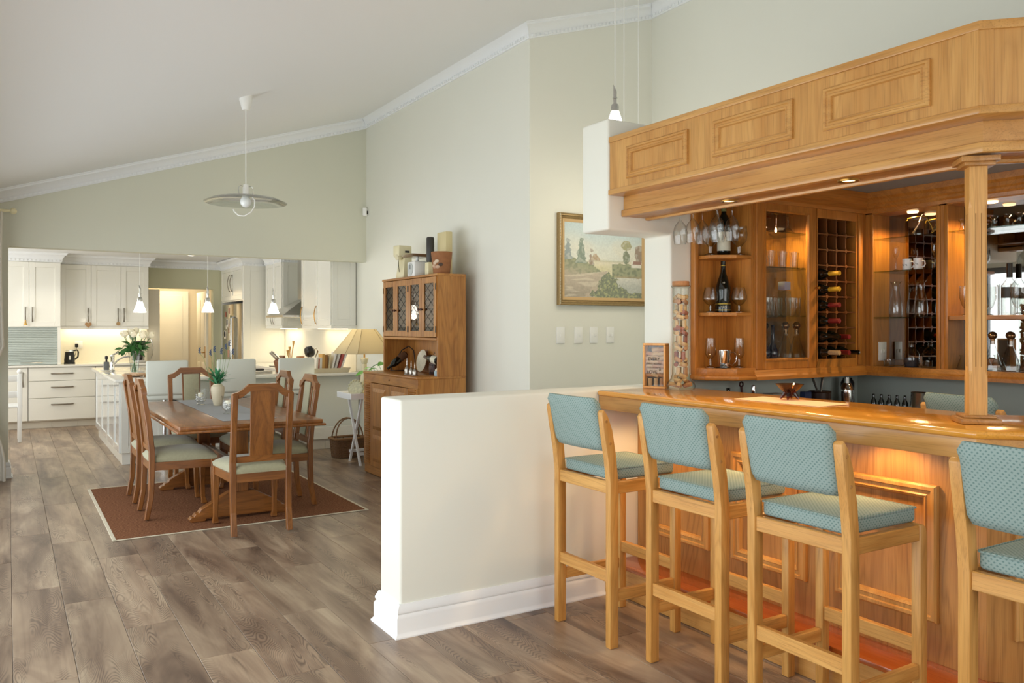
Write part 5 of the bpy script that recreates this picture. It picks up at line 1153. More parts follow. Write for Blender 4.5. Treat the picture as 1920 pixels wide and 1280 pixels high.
ck0 = MB().lathe([(0.011, -0.022), (0.012, -0.02), (0.012, 0.02), (0.011, 0.022)], 12).build('cork', M['cork'], None, smooth=True)
cks = [ck0.data]
for m_ in ('corkl', 'corkd'):
    d_ = ck0.data.copy(); d_.materials.clear(); d_.materials.append(M[m_]); cks.append(d_)
used = [False]
def cork(loc, rot, label, group, k):
    if not used[0]: o = ck0; used[0] = True
    else: o = ck0.copy(); COL.objects.link(o)
    o.data = cks[k]; o.location = loc; o.rotation_euler = rot; tag(o, ('brown', 'pale tan', 'wine stained red')[k] + (' cork behind the glass of the lettered box frame' if 'frame' in group else ' wine cork in the tall glass cylinder'), 'cork', group); return o
Ms = Matrix.Translation((3.04, 3.446, 1.1005)) @ Matrix.Rotation(R(-70), 4, 'Z')
for r_ in range(9):
    for c_ in range(3):
        if r_ == 8 and c_ == 0: continue
        p = Ms @ Vector((-0.036+0.036*c_+random.uniform(-.004, .004), 0.027, 0.027+0.0235*r_))
        up = r_ < 2
        if r_ == 1: continue
        if up: p = Ms @ Vector((-0.036+0.036*c_, 0.027, 0.034))
        cork(p, (0, R(0 if up else 90+random.uniform(-14, 14)), R(-70) if not up else 0), None, 'corks in the lettered frame', random.choice((0, 1, 1)))
jr = thing('cork_jar', 'tall glass cylinder vase with flared foot and cork lid on the bar', 'jar', (3.10, 3.295, 1.1005))
MB().lathe([(0.06, 0.0), (0.074, 0.006), (0.078, 0.022), (0.072, 0.042), (0.054, 0.06), (0.047, 0.085), (0.045, 0.15), (0.045, 0.55), (0.051, 0.556), (0.053, 0.562), (0.046, 0.566)], 36, cap=False).build('glass_body', glass('greenish_jar_glass', (0.93, 0.97, 0.93), 0.35, 1.45, 0.01, 0.4), jr, smooth=True)
MB().lathe([(0.044, 0.56), (0.046, 0.562), (0.046, 0.585), (0.044, 0.587)], 28).build('cork_lid', M['cork'], jr, smooth=True)
z = 0.03; n_ = 0
while z < 0.525:
    k = 5 if z < 0.05 else 3
    for q in range(k):
        a = n_*1.1 + q*2*pi/k; rad = 0.042 if z < 0.05 else 0.024
        vert = (n_ % 3 == 0) and z > 0.05
        cork((3.10+rad*cos(a), 3.295+rad*sin(a), 1.1005+z), (0, 0, 0) if vert else (R(random.uniform(60, 90)), 0, a+pi/2 if z < 0.05 else a), None, 'corks in the tall glass cylinder', random.choice((0, 1, 1, 2)))
    z += 0.038 if vert else 0.0235; n_ += 1
one('placemat', MB().box(-0.105, 0.105, -0.23, 0.23, 0, 0.004), M['placemat'], 'cream woven placemat on the bar counter', 'placemat', (3.02, 2.505, 1.1005), R(3), bevel=0.0015, seg=1)
bw = thing('glass_bowl', 'amber and smoke art glass bowl on splayed feet', 'bowl', (3.075, 2.55, 1.105))
amb = glass('amber_glass', (0.80, 0.50, 0.30), 0.55, 1.5)
MB().lathe([(0.005, 0.03), (0.025, 0.034), (0.045, 0.05), (0.064, 0.073), (0.060, 0.073), (0.042, 0.054), (0.022, 0.039), (0.001, 0.036)], 32, cap=False).build('bowl', amb, bw, smooth=True)
for k in range(4):
    a = k*pi/2+0.5; MB().tube([(0.012*cos(a), 0.012*sin(a), 0.045), (0.022*cos(a), 0.022*sin(a), 0.028), (0.034*cos(a), 0.034*sin(a), 0.012), (0.042*cos(a), 0.042*sin(a), 0.004)], [0.012, 0.01, 0.007, 0.004], 8).build('foot', glass('rose_glass', (0.55, 0.30, 0.28), 0.5, 1.5) if k == 0 else bpy.data.materials['rose_glass'], bw, smooth=True)
# hanging stemware
hr = thing('stemware_rack', 'oak rails for hanging glasses behind the canopy edge', 'rack', (3.15, 3.0, 2.075))
for x in (3.085, 3.135, 3.185, 3.235): MB().box(x-0.0145, x+0.0145, 2.7, 3.45, 2.08, 2.09).build('rail', M['oakd_y'], hr, w=True)
for y in (2.75, 3.4): MB().box(3.075, 3.245, y-0.015, y+0.015, 2.09, 2.292).build('hanger', M['oakd_x'], hr, w=True)
wg = [(0.033, 0.0), (0.034, -0.003), (0.006, -0.012), (0.0042, -0.025), (0.0045, -0.07), (0.012, -0.082), (0.03, -0.105), (0.039, -0.14), (0.037, -0.17), (0.031, -0.205)]
hl = ('nearest the pillar', 'second from the pillar', 'third from the pillar', 'fourth from the pillar', 'fifth from the pillar', 'furthest from the pillar')
for i, (x, y) in enumerate(((3.11, 3.31), (3.11, 3.215), (3.21, 3.245), (3.11, 3.04), (3.21, 3.13), (3.21, 3.03))):
    one('hanging_wine_glass', MB().lathe(wg, 24, cap=False), M['glass'], 'upside down wine glass hanging under the canopy, ' + hl[i], 'wine glass', (x, y, 2.0935), 0, 'wine glasses hanging upside down', smooth=True)
# corner shelf
goblet = [(0.034, 0.0), (0.034, 0.004), (0.012, 0.014), (0.014, 0.05), (0.022, 0.06), (0.042, 0.085), (0.047, 0.12), (0.043, 0.17)]
snift = [(0.03, 0.0), (0.03, 0.003), (0.006, 0.01), (0.006, 0.04), (0.025, 0.05), (0.044, 0.075), (0.044, 0.095), (0.031, 0.145)]
pils = [(0.032, 0.0), (0.032, 0.003), (0.008, 0.012), (0.009, 0.05), (0.02, 0.062), (0.031, 0.08), (0.027, 0.17)]
A_, B_, C2 = (3.452, 3.425), (3.60, 3.345), (3.56, 3.425)
for nm, pf, z, w in (('goblet', goblet, 1.853, 'top shelf'), ('brandy_snifter', snift, 1.524, 'middle shelf'), ('beer_glass', pils, 1.205, 'bottom shelf')):
    for q, sd in ((A_, 'pillar side'), (B_, 'cabinet side')):
        lathe_thing(nm, pf, M['glass'], 'clear %s on the %s of the corner unit, %s' % (nm.replace('_', ' '), w, sd), 'glass', (q[0], q[1], z+0.0005), 'glasses on the corner shelves')
wbp = [(0.036, 0.0), (0.038, 0.004), (0.038, 0.19), (0.034, 0.215), (0.016, 0.245), (0.0135, 0.26), (0.0135, 0.31), (0.015, 0.312), (0.015, 0.325), (0.001, 0.326)]
def bottle(name, label, loc, prof, labels, rot=None, group=None, mat=None, cap=None):
    t_ = thing(name, label, 'bottle', loc, 0, group)
    if rot is not None: t_.rotation_euler = rot
    MB().lathe(prof, 24, cap=False).lathe([(0.0005, 0), (prof[0][0], 0)], 24, cap=False).build('bottle_body', mat or M['bottle'], t_, smooth=True)
    for z0, z1, r_, m_ in labels: MB().lathe([(r_, z0), (r_, z1)], 24, cap=False).build('bottle_label', m_, t_, smooth=True)
    if cap: MB().lathe([(cap[0], cap[1]), (cap[0], cap[2]), (0.0005, cap[2]+0.001)], 18, cap=False).build('capsule', cap[3], t_, smooth=True)
    return t_
bottle('wine_bottle', 'dark wine bottle with a cream label on the top corner shelf', (C2[0], C2[1], 1.8535), wbp, [(0.03, 0.14, 0.0385, M['label'])], cap=(0.0155, 0.24+0.02, 0.328, M['leaf'] if 0 else plain('olive_capsule', '6b6a35', 0.5)))
cg = bottle('cognac_bottle', 'black waisted cognac bottle marked TEN between two snifters', (C2[0]-0.005, C2[1], 1.5245), [(0.045, 0), (0.046, 0.01), (0.044, 0.05), (0.038, 0.085), (0.043, 0.125), (0.042, 0.15), (0.03, 0.19), (0.017, 0.23), (0.0145, 0.26), (0.0145, 0.30), (0.001, 0.301)], [(0.012, 0.016, 0.0465, M['gold']), (0.048, 0.052, 0.0452, M['gold']), (0.272, 0.275, 0.0152, M['gold'])])
for tx, z, sz, yy in (('TEN', 0.024, 0.019, 0.0475), ('10', 0.168, 0.014, 0.0385)):
    lettering(cg, tx, sz, M['label'], (R(90), 0, R(-42)), (-yy*sin(R(42)), -yy*cos(R(42)), z))
tk = thing('tankard', 'polished steel tankard with a wire handle on the lower corner shelf', 'tankard', (3.535, 3.40, 1.2055))
MB().lathe([(0.032, 0.0), (0.033, 0.004), (0.041, 0.10), (0.039, 0.10), (0.031, 0.008)], 28, cap=False).lathe([(0.0005, 0.001), (0.032, 0.001)], 20, cap=False).build('cup', M['chrome'], tk, smooth=True)
MB().tube([(0.038, -0.012, 0.085), (0.06, -0.022, 0.09), (0.074, -0.028, 0.07), (0.07, -0.027, 0.035), (0.05, -0.018, 0.012), (0.036, -0.01, 0.02)], 0.003, 6).build('handle', M['chrome'], tk, smooth=True)
one('leather_pad', MB().lathe([(0.042, 0), (0.044, 0.004), (0.03, 0.007), (0.001, 0.008)], 20), M['black'], 'black leather pad lying beside the tankard', 'pad', (3.49, 3.365, 1.2055), smooth=True)
# glass cabinet contents
mart = [(0.045, 0.0), (0.043, 0.003), (0.008, 0.042), (0.0035, 0.05), (0.0035, 0.11), (0.03, 0.118), (0.031, 0.121)]
for i, x in enumerate((3.90, 4.005, 4.11)): one('cocktail_glass', MB().lathe(mart, 24, cap=False), M['glass'], 'upturned cocktail glass on the top cabinet shelf, %s' % ('nearest the hinge side', 'in the middle', 'nearest the wine rack')[i], 'glass', (x, 3.42, 2.0135), 0, 'glasses in the glazed cabinet', smooth=True)
shot = [(0.016, 0.0), (0.017, 0.004), (0.018, 0.04), (0.024, 0.1)]
for i in range(6): lathe_thing('sherry_glass', shot, M['glass'], 'short tapered glass on the second cabinet shelf, number %s from the corner shelves' % ('one', 'two', 'three', 'four', 'five', 'six')[i], 'glass', (3.885+0.053*i, 3.37+0.03*(i % 2), 1.8005), 'row of tapered glasses in the cabinet', 18)
tumb = [(0.028, 0.0), (0.03, 0.006), (0.034, 0.11)]
for i in range(5): lathe_thing('tumbler', tumb, M['glass'], 'straight tumbler on the third cabinet shelf, number %s from the corner shelves' % ('one', 'two', 'three', 'four', 'five')[i], 'glass', ((3.87, 3.94, 4.08, 4.15, 4.05)[i], (3.38, 3.42, 3.375, 3.40, 3.455)[i], 1.5095), 'row of tumblers in the cabinet', 20)
fv = thing('square_vase', 'tall square frosted glass bottle among the tumblers', 'bottle', (4.01, 3.365, 1.5095))
MB().box(-0.028, 0.028, -0.028, 0.028, 0, 0.15).build('bottle_body', glass('ribbed_glass', (0.80, 0.86, 0.84), 0.5, 1.5, 0.15), fv, bevel=0.004); MB().box(-0.026, 0.026, -0.026, 0.026, 0.155, 0.205).build('bottle_label', plain('pale_violet_label', 'a6a3b8', 0.5), fv, bevel=0.003)
deca = [(0.045, 0.0), (0.048, 0.006), (0.046, 0.03), (0.03, 0.09), (0.014, 0.14), (0.013, 0.17), (0.016, 0.175)]
def decanter(label, loc):
    t_ = thing('decanter', label, 'decanter', loc, 0, 'cut glass decanters with ball stoppers')
    MB().lathe(deca, 12, cap=False).lathe([(0.0005, 0), (0.045, 0)], 12, cap=False).build('decanter_body', M['glass'], t_)
    MB().ball((0, 0, 0.2), 0.024, 18, 10).lathe([(0.011, 0.15), (0.012, 0.18)], 12).build('stopper', plain('bronze_stopper', '7a5a3c', 0.15, 0.8) if 'bronze_stopper' not in bpy.data.materials else bpy.data.materials['bronze_stopper'], t_, smooth=True)
decanter('ball stoppered decanter in the glazed cabinet, nearer the blue bottles', (4.045, 3.385, 1.2485))
decanter('ball stoppered decanter in the glazed cabinet, nearer the wine rack', (4.145, 3.385, 1.2485))
for i, x in enumerate((3.89, 3.96)):
    bottle('blue_bottle', 'dark blue bulbous bottle in the bottom of the glazed cabinet, ' + ('beside the hinge' if i == 0 else 'beside the decanters'), (x, 3.41, 1.2485), [(0.026, 0), (0.032, 0.02), (0.03, 0.05), (0.012, 0.1), (0.01, 0.2), (0.013, 0.205)], [], mat=plain('cobalt_glass', '0d1430', 0.05, spec=0.8) if i == 0 else bpy.data.materials['cobalt_glass'], group='blue bottles in the cabinet')
# wine bottles lying in the rack, necks outwards
random.seed(2)
cwid, rhei = (4.603-4.235)/4, (2.112-1.243)/9
nk = [(0.034, 0), (0.037, 0.006), (0.037, 0.085), (0.030, 0.115), (0.014, 0.15), (0.013, 0.215), (0.001, 0.216)]
for (rw, cl, m_, tx) in ((4, 1, 'yellow', 'yellow foil'), (5, 1, 'yellow', 'yellow foil'), (6, 1, 'redcap', 'dark red foil'), (7, 1, 'redcap', 'dark red foil'), (8, 1, 'bottle', 'black foil'), (8, 2, 'redcap', 'dark red foil'), (9, 1, 'corkl', 'pale cork'), (9, 2, 'redcap', 'dark red foil'), (9, 3, 'bottle', 'black foil')):
    x = 4.235+cwid*(cl-0.5); z = 2.112-rhei*(rw-0.5)
    bottle('rack_bottle', 'wine bottle with %s neck, rack row %s, column %s' % (tx, ('', 'one', 'two', 'three', 'four', 'five', 'six', 'seven', 'eight', 'nine')[rw], ('', 'one', 'two', 'three')[cl]), (x, 3.40, z-rhei/2+0.0415), nk, [], rot=(R(90), 0, 0), group='wine bottles lying in the rack', cap=(0.0145, 0.148, 0.222, M[m_]))
# mirrored shelves: first bay
ib = thing('ice_bucket', 'clear glass ice bucket with gilt handle and tongs on the top mirrored shelf', 'ice bucket', (4.785, 3.0, 2.0025))
MB().lathe([(0.062, 0.0), (0.066, 0.004), (0.064, 0.02), (0.066, 0.115)], 30, cap=False).lathe([(0.0005, 0.002), (0.062, 0.002)], 24, cap=False).build('glass_body', M['glass'], ib, smooth=True)
MB().tube([(0, -0.067, 0.1), (0.01, -0.085, 0.06), (0.02, -0.095, 0.02), (0.02, -0.085, 0.0125)], 0.003, 6).tube([(0, 0.067, 0.1), (0, 0.06, 0.115), (0, 0, 0.12), (0, -0.06, 0.115), (0, -0.067, 0.1)], 0.003, 6).build('bail_handle', M['gold'], ib, smooth=True)
MB().tube([(0.0, 0.03, 0.02), (0, -0.01, 0.07), (0, -0.035, 0.125), (0, -0.045, 0.128)], 0.004, 6).tube([(0.012, 0.03, 0.02), (0.01, -0.005, 0.07), (0.004, -0.035, 0.125)], 0.004, 6).build('tongs', M['chrome'], ib, smooth=True)
flute = [(0.024, 0.0), (0.024, 0.003), (0.004, 0.01), (0.0035, 0.075), (0.012, 0.09), (0.02, 0.115), (0.019, 0.155)]
lathe_thing('cordial_glass', flute, M['glass'], 'etched cordial glass on the mirrored shelf, near the corner', 'glass', (4.785, 3.14, 1.7945), 'glasses on the mirrored shelves')
lathe_thing('cordial_glass', flute, M['glass'], 'etched cordial glass on the mirrored shelf, beside the white mugs', 'glass', (4.785, 2.885, 1.7945), 'glasses on the mirrored shelves')
for i, y in enumerate((3.055, 2.982)):
    mg = thing('mug', 'small white printed mug on the mirrored shelf, ' + ('nearer the corner' if i == 0 else 'further from the corner'), 'mug', (4.77, y, 1.7945), 0, 'white mugs on the mirrored shelf')
    MB().lathe([(0.024, 0), (0.026, 0.003), (0.027, 0.07), (0.025, 0.07), (0.024, 0.006)], 24, cap=False).lathe([(0.0005, 0.001), (0.024, 0.001)], 20, cap=False).build('cup', M['white'], mg, smooth=True)
    MB().tube([(0, -0.026, 0.052), (0, -0.042, 0.05), (0, -0.046, 0.032), (0, -0.038, 0.016), (0, -0.026, 0.016)], 0.004, 8).build('handle', M['white'], mg, smooth=True)
    pr_ = MB()
    for q in range(5): pr_.tube([(-0.0275*cos(0.25*q-0.5), 0.0275*sin(0.25*q-0.5), 0.026+0.006*(q % 3)), (-0.0277*cos(0.25*q-0.35), 0.0277*sin(0.25*q-0.35), 0.036-0.004*(q % 2))], 0.0016, 5)
    pr_.build('printed_script', plain('grey_print', '57544f', 0.6), mg)
car = [(0.036, 0.0), (0.038, 0.006), (0.041, 0.05), (0.034, 0.11), (0.022, 0.165), (0.02, 0.195), (0.024, 0.21), (0.036, 0.225)]
lathe_thing('carafe', car, M['glass'], 'glass carafe on the third mirrored shelf, near the corner', 'carafe', (4.79, 3.145, 1.5035), 'glass carafes on the mirrored shelf')
lathe_thing('carafe', car, M['glass'], 'glass carafe on the third mirrored shelf, further from the corner', 'carafe', (4.77, 2.965, 1.5035), 'glass carafes on the mirrored shelf')
dd = thing('gin_decanter', 'squat clear decanter half full on the lowest mirrored shelf', 'decanter', (4.785, 3.035, 1.1915))
MB().lathe([(0.04, 0), (0.045, 0.01), (0.047, 0.08), (0.036, 0.1), (0.014, 0.125), (0.013, 0.15), (0.02, 0.165)], 24, cap=False).build('decanter_body', M['glass'], dd, smooth=True)
MB().lathe([(0.0005, 0.003), (0.039, 0.003), (0.043, 0.012), (0.0445, 0.06), (0.0005, 0.06)], 22, cap=False).build('liquor', plain('grey_liquor', '3c4048', 0.1), dd, smooth=True)
lw_ = [(0.03, 0.0), (0.032, 0.004), (0.034, 0.045)]
lathe_thing('low_tumbler', lw_, M['glass'], 'low tumbler on the lowest mirrored shelf below the switch', 'glass', (4.775, 3.18, 1.1915), 'low tumblers on the mirrored shelf')
lathe_thing('low_tumbler', lw_, M['glass'], 'low tumbler on the lowest mirrored shelf beyond the squat decanter', 'glass', (4.765, 2.925, 1.1915), 'low tumblers on the mirrored shelf')
# second bay
mini = [(0.018, 0.0), (0.017, 0.01), (0.012, 0.02), (0.011, 0.05), (0.02, 0.062), (0.021, 0.068)]
pos2 = (2.712, 2.65, 2.53, 2.455, 2.39, 2.32, 2.25)
for i, y in enumerate(pos2): lathe_thing('liqueur_glass', mini, M['glass'], 'upturned liqueur glass on the high shelf behind the oak post, number %s from the corner' % ('one', 'two', 'three', 'four', 'five', 'six', 'seven')[i], 'glass', (4.775, y, 2.0045), 'liqueur glasses on the high shelf', 16)
big = [(0.032, 0.0), (0.032, 0.004), (0.011, 0.014), (0.011, 0.035), (0.03, 0.06), (0.045, 0.11), (0.042, 0.175)]
lathe_thing('beer_goblet', big, M['glass'], 'large stemmed beer glass on the oak shelf left of the post', 'glass', (4.775, 2.68, 1.5065), 'stemmed beer glasses on the oak shelf')
lathe_thing('beer_goblet', big, M['glass'], 'large stemmed beer glass on the oak shelf right of the post', 'glass', (4.76, 2.385, 1.5065), 'stemmed beer glasses on the oak shelf')
bottle('spirit_bottle', 'clear spirit bottle with a dark capped neck on the oak shelf', (4.835, 2.475, 1.5065), [(0.04, 0), (0.042, 0.01), (0.042, 0.17), (0.02, 0.2), (0.014, 0.21), (0.014, 0.29), (0.001, 0.291)], [(0.1, 0.16, 0.0425, M['char'])], mat=M['glass'], cap=(0.0155, 0.215, 0.295, M['dkmetal']))
lathe_thing('glass_jug', [(0.042, 0), (0.045, 0.008), (0.045, 0.17), (0.05, 0.18)], M['glass'], 'tall straight glass jug on the oak shelf beside the spirit bottle', 'jug', (4.80, 2.56, 1.5065))
decanter('ball stoppered decanter on the low mirrored shelf, half hidden by the oak post', (4.79, 2.545, 1.1915))
decanter('ball stoppered decanter on the low mirrored shelf, right of the oak post', (4.78, 2.44, 1.1915))
con = [(0.04, 0.0), (0.042, 0.003), (0.02, 0.07), (0.026, 0.085)]
for i, y in enumerate((2.70, 2.62, 2.35)): lathe_thing('crystal_glass', con, M['glass'], 'flared crystal glass on the low mirrored shelf, number %s from the corner' % ('one', 'two', 'three')[i], 'glass', (4.775, y, 1.1915), 'crystal glasses on the low shelf', 16)
# back counter
un = thing('utensil_crock', 'dark stoneware crock of bar utensils under the cabinets', 'crock', (4.33, 3.36, 0.9005))
MB().lathe([(0.06, 0), (0.065, 0.02), (0.068, 0.13), (0.072, 0.135), (0.066, 0.14), (0.06, 0.02)], 24).build('crock', plain('brown_crock', '2b1a16', 0.35), un, smooth=True)
for q, (dx, dy) in enumerate(((-0.07, 0.0), (-0.04, 0.02), (0.01, -0.01), (0.05, 0.01))): MB().tube([(0, 0, 0.1), (dx, dy, 0.225)], [0.004, 0.006], 6).build('utensil', M['steel'] if q % 2 else M['char'], un, smooth=True)
shk = thing('cocktail_shaker', 'polished steel cocktail shaker on the back counter', 'shaker', (4.49, 3.28, 0.9005))
MB().lathe([(0.034, 0), (0.045, 0.14), (0.043, 0.15), (0.03, 0.18), (0.02, 0.19)], 24).build('shaker_body', M['chrome'], shk, smooth=True); MB().lathe([(0.018, 0.19), (0.018, 0.225), (0.001, 0.228)], 18).build('cap', M['steel'], shk, smooth=True)
one('flask', MB().lathe([(0.04, 0), (0.042, 0.18), (0.03, 0.2), (0.028, 0.21), (0.001, 0.212)], 22), M['black'], 'tall black vacuum flask behind the cocktail shaker', 'flask', (4.66, 3.40, 0.9005), smooth=True)
for i in range(5): bottle('miniature_bottle', 'miniature spirit bottle on the back counter, number %s from the shaker' % ('one', 'two', 'three', 'four', 'five')[i], (4.63+0.012*i, 3.19-0.045*i, 0.9005), [(0.016, 0), (0.017, 0.004), (0.017, 0.075), (0.008, 0.095), (0.008, 0.12), (0.001, 0.121)], [(0.02, 0.055, 0.0173, M['label'])], group='miniature bottles in a line')
jg = thing('steel_jug', 'polished steel water jug on the back counter', 'jug', (4.70, 2.93, 0.9005))
MB().lathe([(0.05, 0), (0.053, 0.01), (0.048, 0.14), (0.05, 0.145), (0.046, 0.14)], 26).build('jug_body', M['steel'], jg, smooth=True); MB().tube([(0.0, -0.048, 0.13), (0, -0.085, 0.12), (0, -0.09, 0.07), (0, -0.05, 0.02)], 0.006, 8).build('handle', M['steel'], jg, smooth=True)
bottle('dark_bottle', 'dark bottle whose neck shows above the counter near the cork jar', (3.57, 3.40, 0.9005), [(0.03, 0), (0.03, 0.1), (0.012, 0.14), (0.012, 0.185), (0.001, 0.186)], [])
cs_ = thing('corkscrew', 'dark lever corkscrew standing on the back counter', 'corkscrew', (3.70, 3.42, 0.9005))
MB().tube([(0.02, 0, 0), (0.008, 0, 0.1), (0, 0, 0.19)], 0.007, 6).tube([(0.014*cos(k*pi/6), 0, 0.2+0.014*sin(k*pi/6)) for k in range(12)], 0.005, 6, True).build('lever_arm', plain('oxblood_metal', '3a1512', 0.4, 0.4), cs_, smooth=True)
one('silver_corkscrew', MB().lathe([(0.02, 0), (0.02, 0.004), (0.006, 0.02), (0.012, 0.1), (0.018, 0.15), (0.012, 0.19), (0.001, 0.195)], 14), M['chrome'], 'chrome corkscrew stand on the back counter beside the dark lever', 'corkscrew', (3.78, 3.40, 0.9005), smooth=True)
one('blue_box', MB().box(-0.03, 0.03, -0.02, 0.02, 0, 0.14), plain('blue_card', '22325a', 0.6), 'small blue box beside the utensil crock', 'box', (4.20, 3.36, 0.9005), bevel=0.002, seg=1)
one('paper_carton', MB().box(-0.06, 0.06, -0.04, 0.04, 0, 0.14), plain('grey_card', '8e8d88', 0.7), 'low grey carton on the back counter behind the glass bowl', 'carton', (3.94, 3.38, 0.9005), bevel=0.002, seg=1)
# ================================================================ ON THE DRESSER
co = thing('can_opener', 'cream electric can opener on top of the dresser', 'can opener', (3.36, 7.50, 1.9155), R(8))
MB().hexa([(-0.06, -0.07, 0), (0.06, -0.07, 0), (0.06, 0.08, 0), (-0.06, 0.08, 0)], [(-0.03, -0.05, 0.24), (0.05, -0.05, 0.24), (0.05, 0.05, 0.24), (-0.03, 0.05, 0.24)]).build('body', M['cream'], co, bevel=0.008)
MB().box(-0.10, 0.05, -0.055, 0.06, 0.22, 0.33).build('head', M['cream'], co, bevel=0.012); MB().lathe([(0.03, -0.05), (0.045, 0.0)], 18, (-0.07, 0, 0.24)).build('drive_cup', M['cream'], co, smooth=True)
MB().tube([(-0.075, 0, 0.19), (-0.07, -0.01, 0.07)], 0.003, 6).build('cutter_pin', M['dkmetal'], co); MB().box(-0.03, 0.02, -0.058, -0.054, 0.26, 0.28).build('badge', M['char'], co)
sc = thing('kitchen_scale', 'white kitchen scale with a steel pan on top of the dresser', 'scale', (3.34, 7.16, 1.9155))
MB().box(-0.07, 0.07, -0.085, 0.085, 0, 0.15).build('body', M['white'], sc, bevel=0.012)
MB().lathe([(0.055, 0), (0.058, 0.006)], 28, M=Matrix.Translation((-0.07, 0, 0.075)) @ Matrix.Rotation(R(-90), 4, 'Y')).build('dial', plain('scale_dial', 'c2c6c4', 0.3), sc, smooth=True)
MB().box(-0.078, -0.075, -0.004, 0.004, 0.075, 0.12).build('needle', M['black'], sc); MB().lathe([(0.018, 0.15), (0.016, 0.19)], 14).build('pan_post', M['white'], sc, smooth=True)
MB().hexa([(-0.09, -0.11, 0.19), (0.09, -0.11, 0.19), (0.09, 0.11, 0.19), (-0.09, 0.11, 0.19)], [(-0.12, -0.14, 0.215), (0.12, -0.14, 0.215), (0.12, 0.14, 0.215), (-0.12, 0.14, 0.215)]).build('pan', M['steel'], sc)
sl = thing('electric_slicer', 'tall cream appliance with a black handle on top of the dresser', 'appliance', (3.38, 6.86, 1.9155))
MB().box(0.02, 0.09, -0.18, 0.0, 0, 0.40).build('back_column', plain('cream_panel', 'd8c898', 0.5), sl, bevel=0.008)
MB().box(-0.06, 0.05, 0.02, 0.10, 0.0, 0.13).build('foot_column', M['cream'], sl, bevel=0.01)
MB().lathe([(0.032, 0.13), (0.037, 0.14), (0.037, 0.355), (0.03, 0.365)], 24, (-0.02, 0.06, 0)).build('handle', M['char'], sl, smooth=True)
po = thing('painted_pot', 'brown painted pot with stone shapes on the near end of the dresser top', 'pot', (3.31, 6.585, 1.9155))
MB().lathe([(0.072, 0), (0.075, 0.004), (0.096, 0.195), (0.09, 0.197), (0.07, 0.01)], 32).build('pot_body', M['terra'], po, smooth=True)
for k, (a, z, cc) in enumerate(((2.6, 0.07, 'c9a98c'), (2.85, 0.095, 'd2b79e'), (3.1, 0.11, 'd8c2a8'), (2.75, 0.06, 'b98f74'), (3.5, 0.08, '4a3a30'), (3.15, 0.06, 'c4a48a'))):
    r_ = 0.074+0.022*z/0.195; MB().ball((0, 0, 0), 0.022, 10, 6, M=Matrix.Translation((r_*1.03*cos(a+0.65), r_*1.03*sin(a+0.65), z)) @ Matrix.Rotation(a+0.65, 4, 'Z') @ Matrix.Diagonal((0.25, 1, 0.7, 1))).build('stone_shape', plain('pot_stone_%d' % k, cc, 0.8), po, smooth=True)
# niche
wh = thing('iron_bottle_holder', 'wrought iron arched bottle holder in the dresser niche', 'bottle holder', (3.33, 7.50, 1.0105))
MB().tube([(-0.1, 0.05, 0.0), (-0.06, 0.02, 0.1), (0.0, 0.0, 0.2), (0.06, -0.03, 0.24), (0.1, -0.06, 0.2), (0.11, -0.07, 0.1), (0.11, -0.07, 0.003)], 0.006, 6).tube([(-0.1, -0.05, 0.003), (0.11, -0.07, 0.003)], 0.005, 6).tube([(-0.1, 0.05, 0.003), (-0.1, -0.05, 0.003)], 0.005, 6).build('iron_frame', M['iron'], wh, smooth=True)
bottle('cradled_bottle', 'dark wine bottle with brown label lying in the iron holder', (3.365, 7.49, 1.172), [(0.034, 0), (0.036, 0.004), (0.036, 0.16), (0.03, 0.185), (0.014, 0.215), (0.013, 0.26), (0.001, 0.261)], [(0.01, 0.1, 0.0364, plain('brown_label', '5a3a22', 0.7))], rot=(0, R(-122), R(14)))
pl = thing('china_plate', 'pale speckled china plate standing in the dresser niche', 'plate', (3.435, 7.24, 1.0035))
MB().lathe([(0.001, 0.0), (0.062, 0.0), (0.106, 0.012), (0.108, 0.016), (0.062, 0.006), (0.001, 0.005)], 36, M=Matrix.Translation((0.0, 0, 0.108)) @ Matrix.Rotation(R(-80), 4, 'Y')).build('plate', plain('speckled_china', 'd6cdb4', 0.35, vary=0.25, vscale=60), pl, smooth=True)
for i, (x, y, h) in enumerate(((3.13, 6.935, 0.15), (3.125, 6.83, 0.13), (3.115, 6.73, 0.12))):
    o = thing('pewter_shaker', 'pewter cruet shaker on the dresser counter, %s' % ('tallest with a spire top', 'middle one of three', 'nearest the near end')[i], 'shaker', (x, y, 1.0035), 0, 'pewter shakers on the dresser')
    s_ = h/0.15; MB().lathe([(0.028, 0), (0.029, 0.006*s_), (0.022, 0.012*s_), (0.024, 0.04*s_), (0.02, 0.055*s_)], 18).build('shaker_body', M['pewter'], o, smooth=True); MB().lathe([(0.02, 0.055*s_), (0.012, 0.07*s_), (0.005, 0.08*s_), (0.007, 0.09*s_), (0.004, 0.1*s_), (0.006, 0.115*s_), (0.003, 0.13*s_), (0.001, 0.15*s_)], 14).build('finial', M['pewter'], o, smooth=True)
kg = thing('wooden_keg', 'small dark wooden keg with metal bands in the dresser niche', 'keg', (3.38, 6.87, 1.0035))
MB().lathe([(0.05, 0), (0.057, 0.05), (0.05, 0.1)], 22).build('staves', plain('keg_wood', '4c2413', 0.4), kg, smooth=True)
for z in (0.015, 0.085): MB().lathe([(0.0525, z-0.005), (0.0535, z+0.005)], 22, cap=False).build('hoop', M['dkmetal'], kg, smooth=True)
MB().tube([(0.0, -0.02, 0.1), (0, -0.03, 0.17), (0, 0.0, 0.2), (0, 0.03, 0.17), (0, 0.02, 0.1)], 0.003, 6).build('wire_loop', M['pewter'], kg, smooth=True)
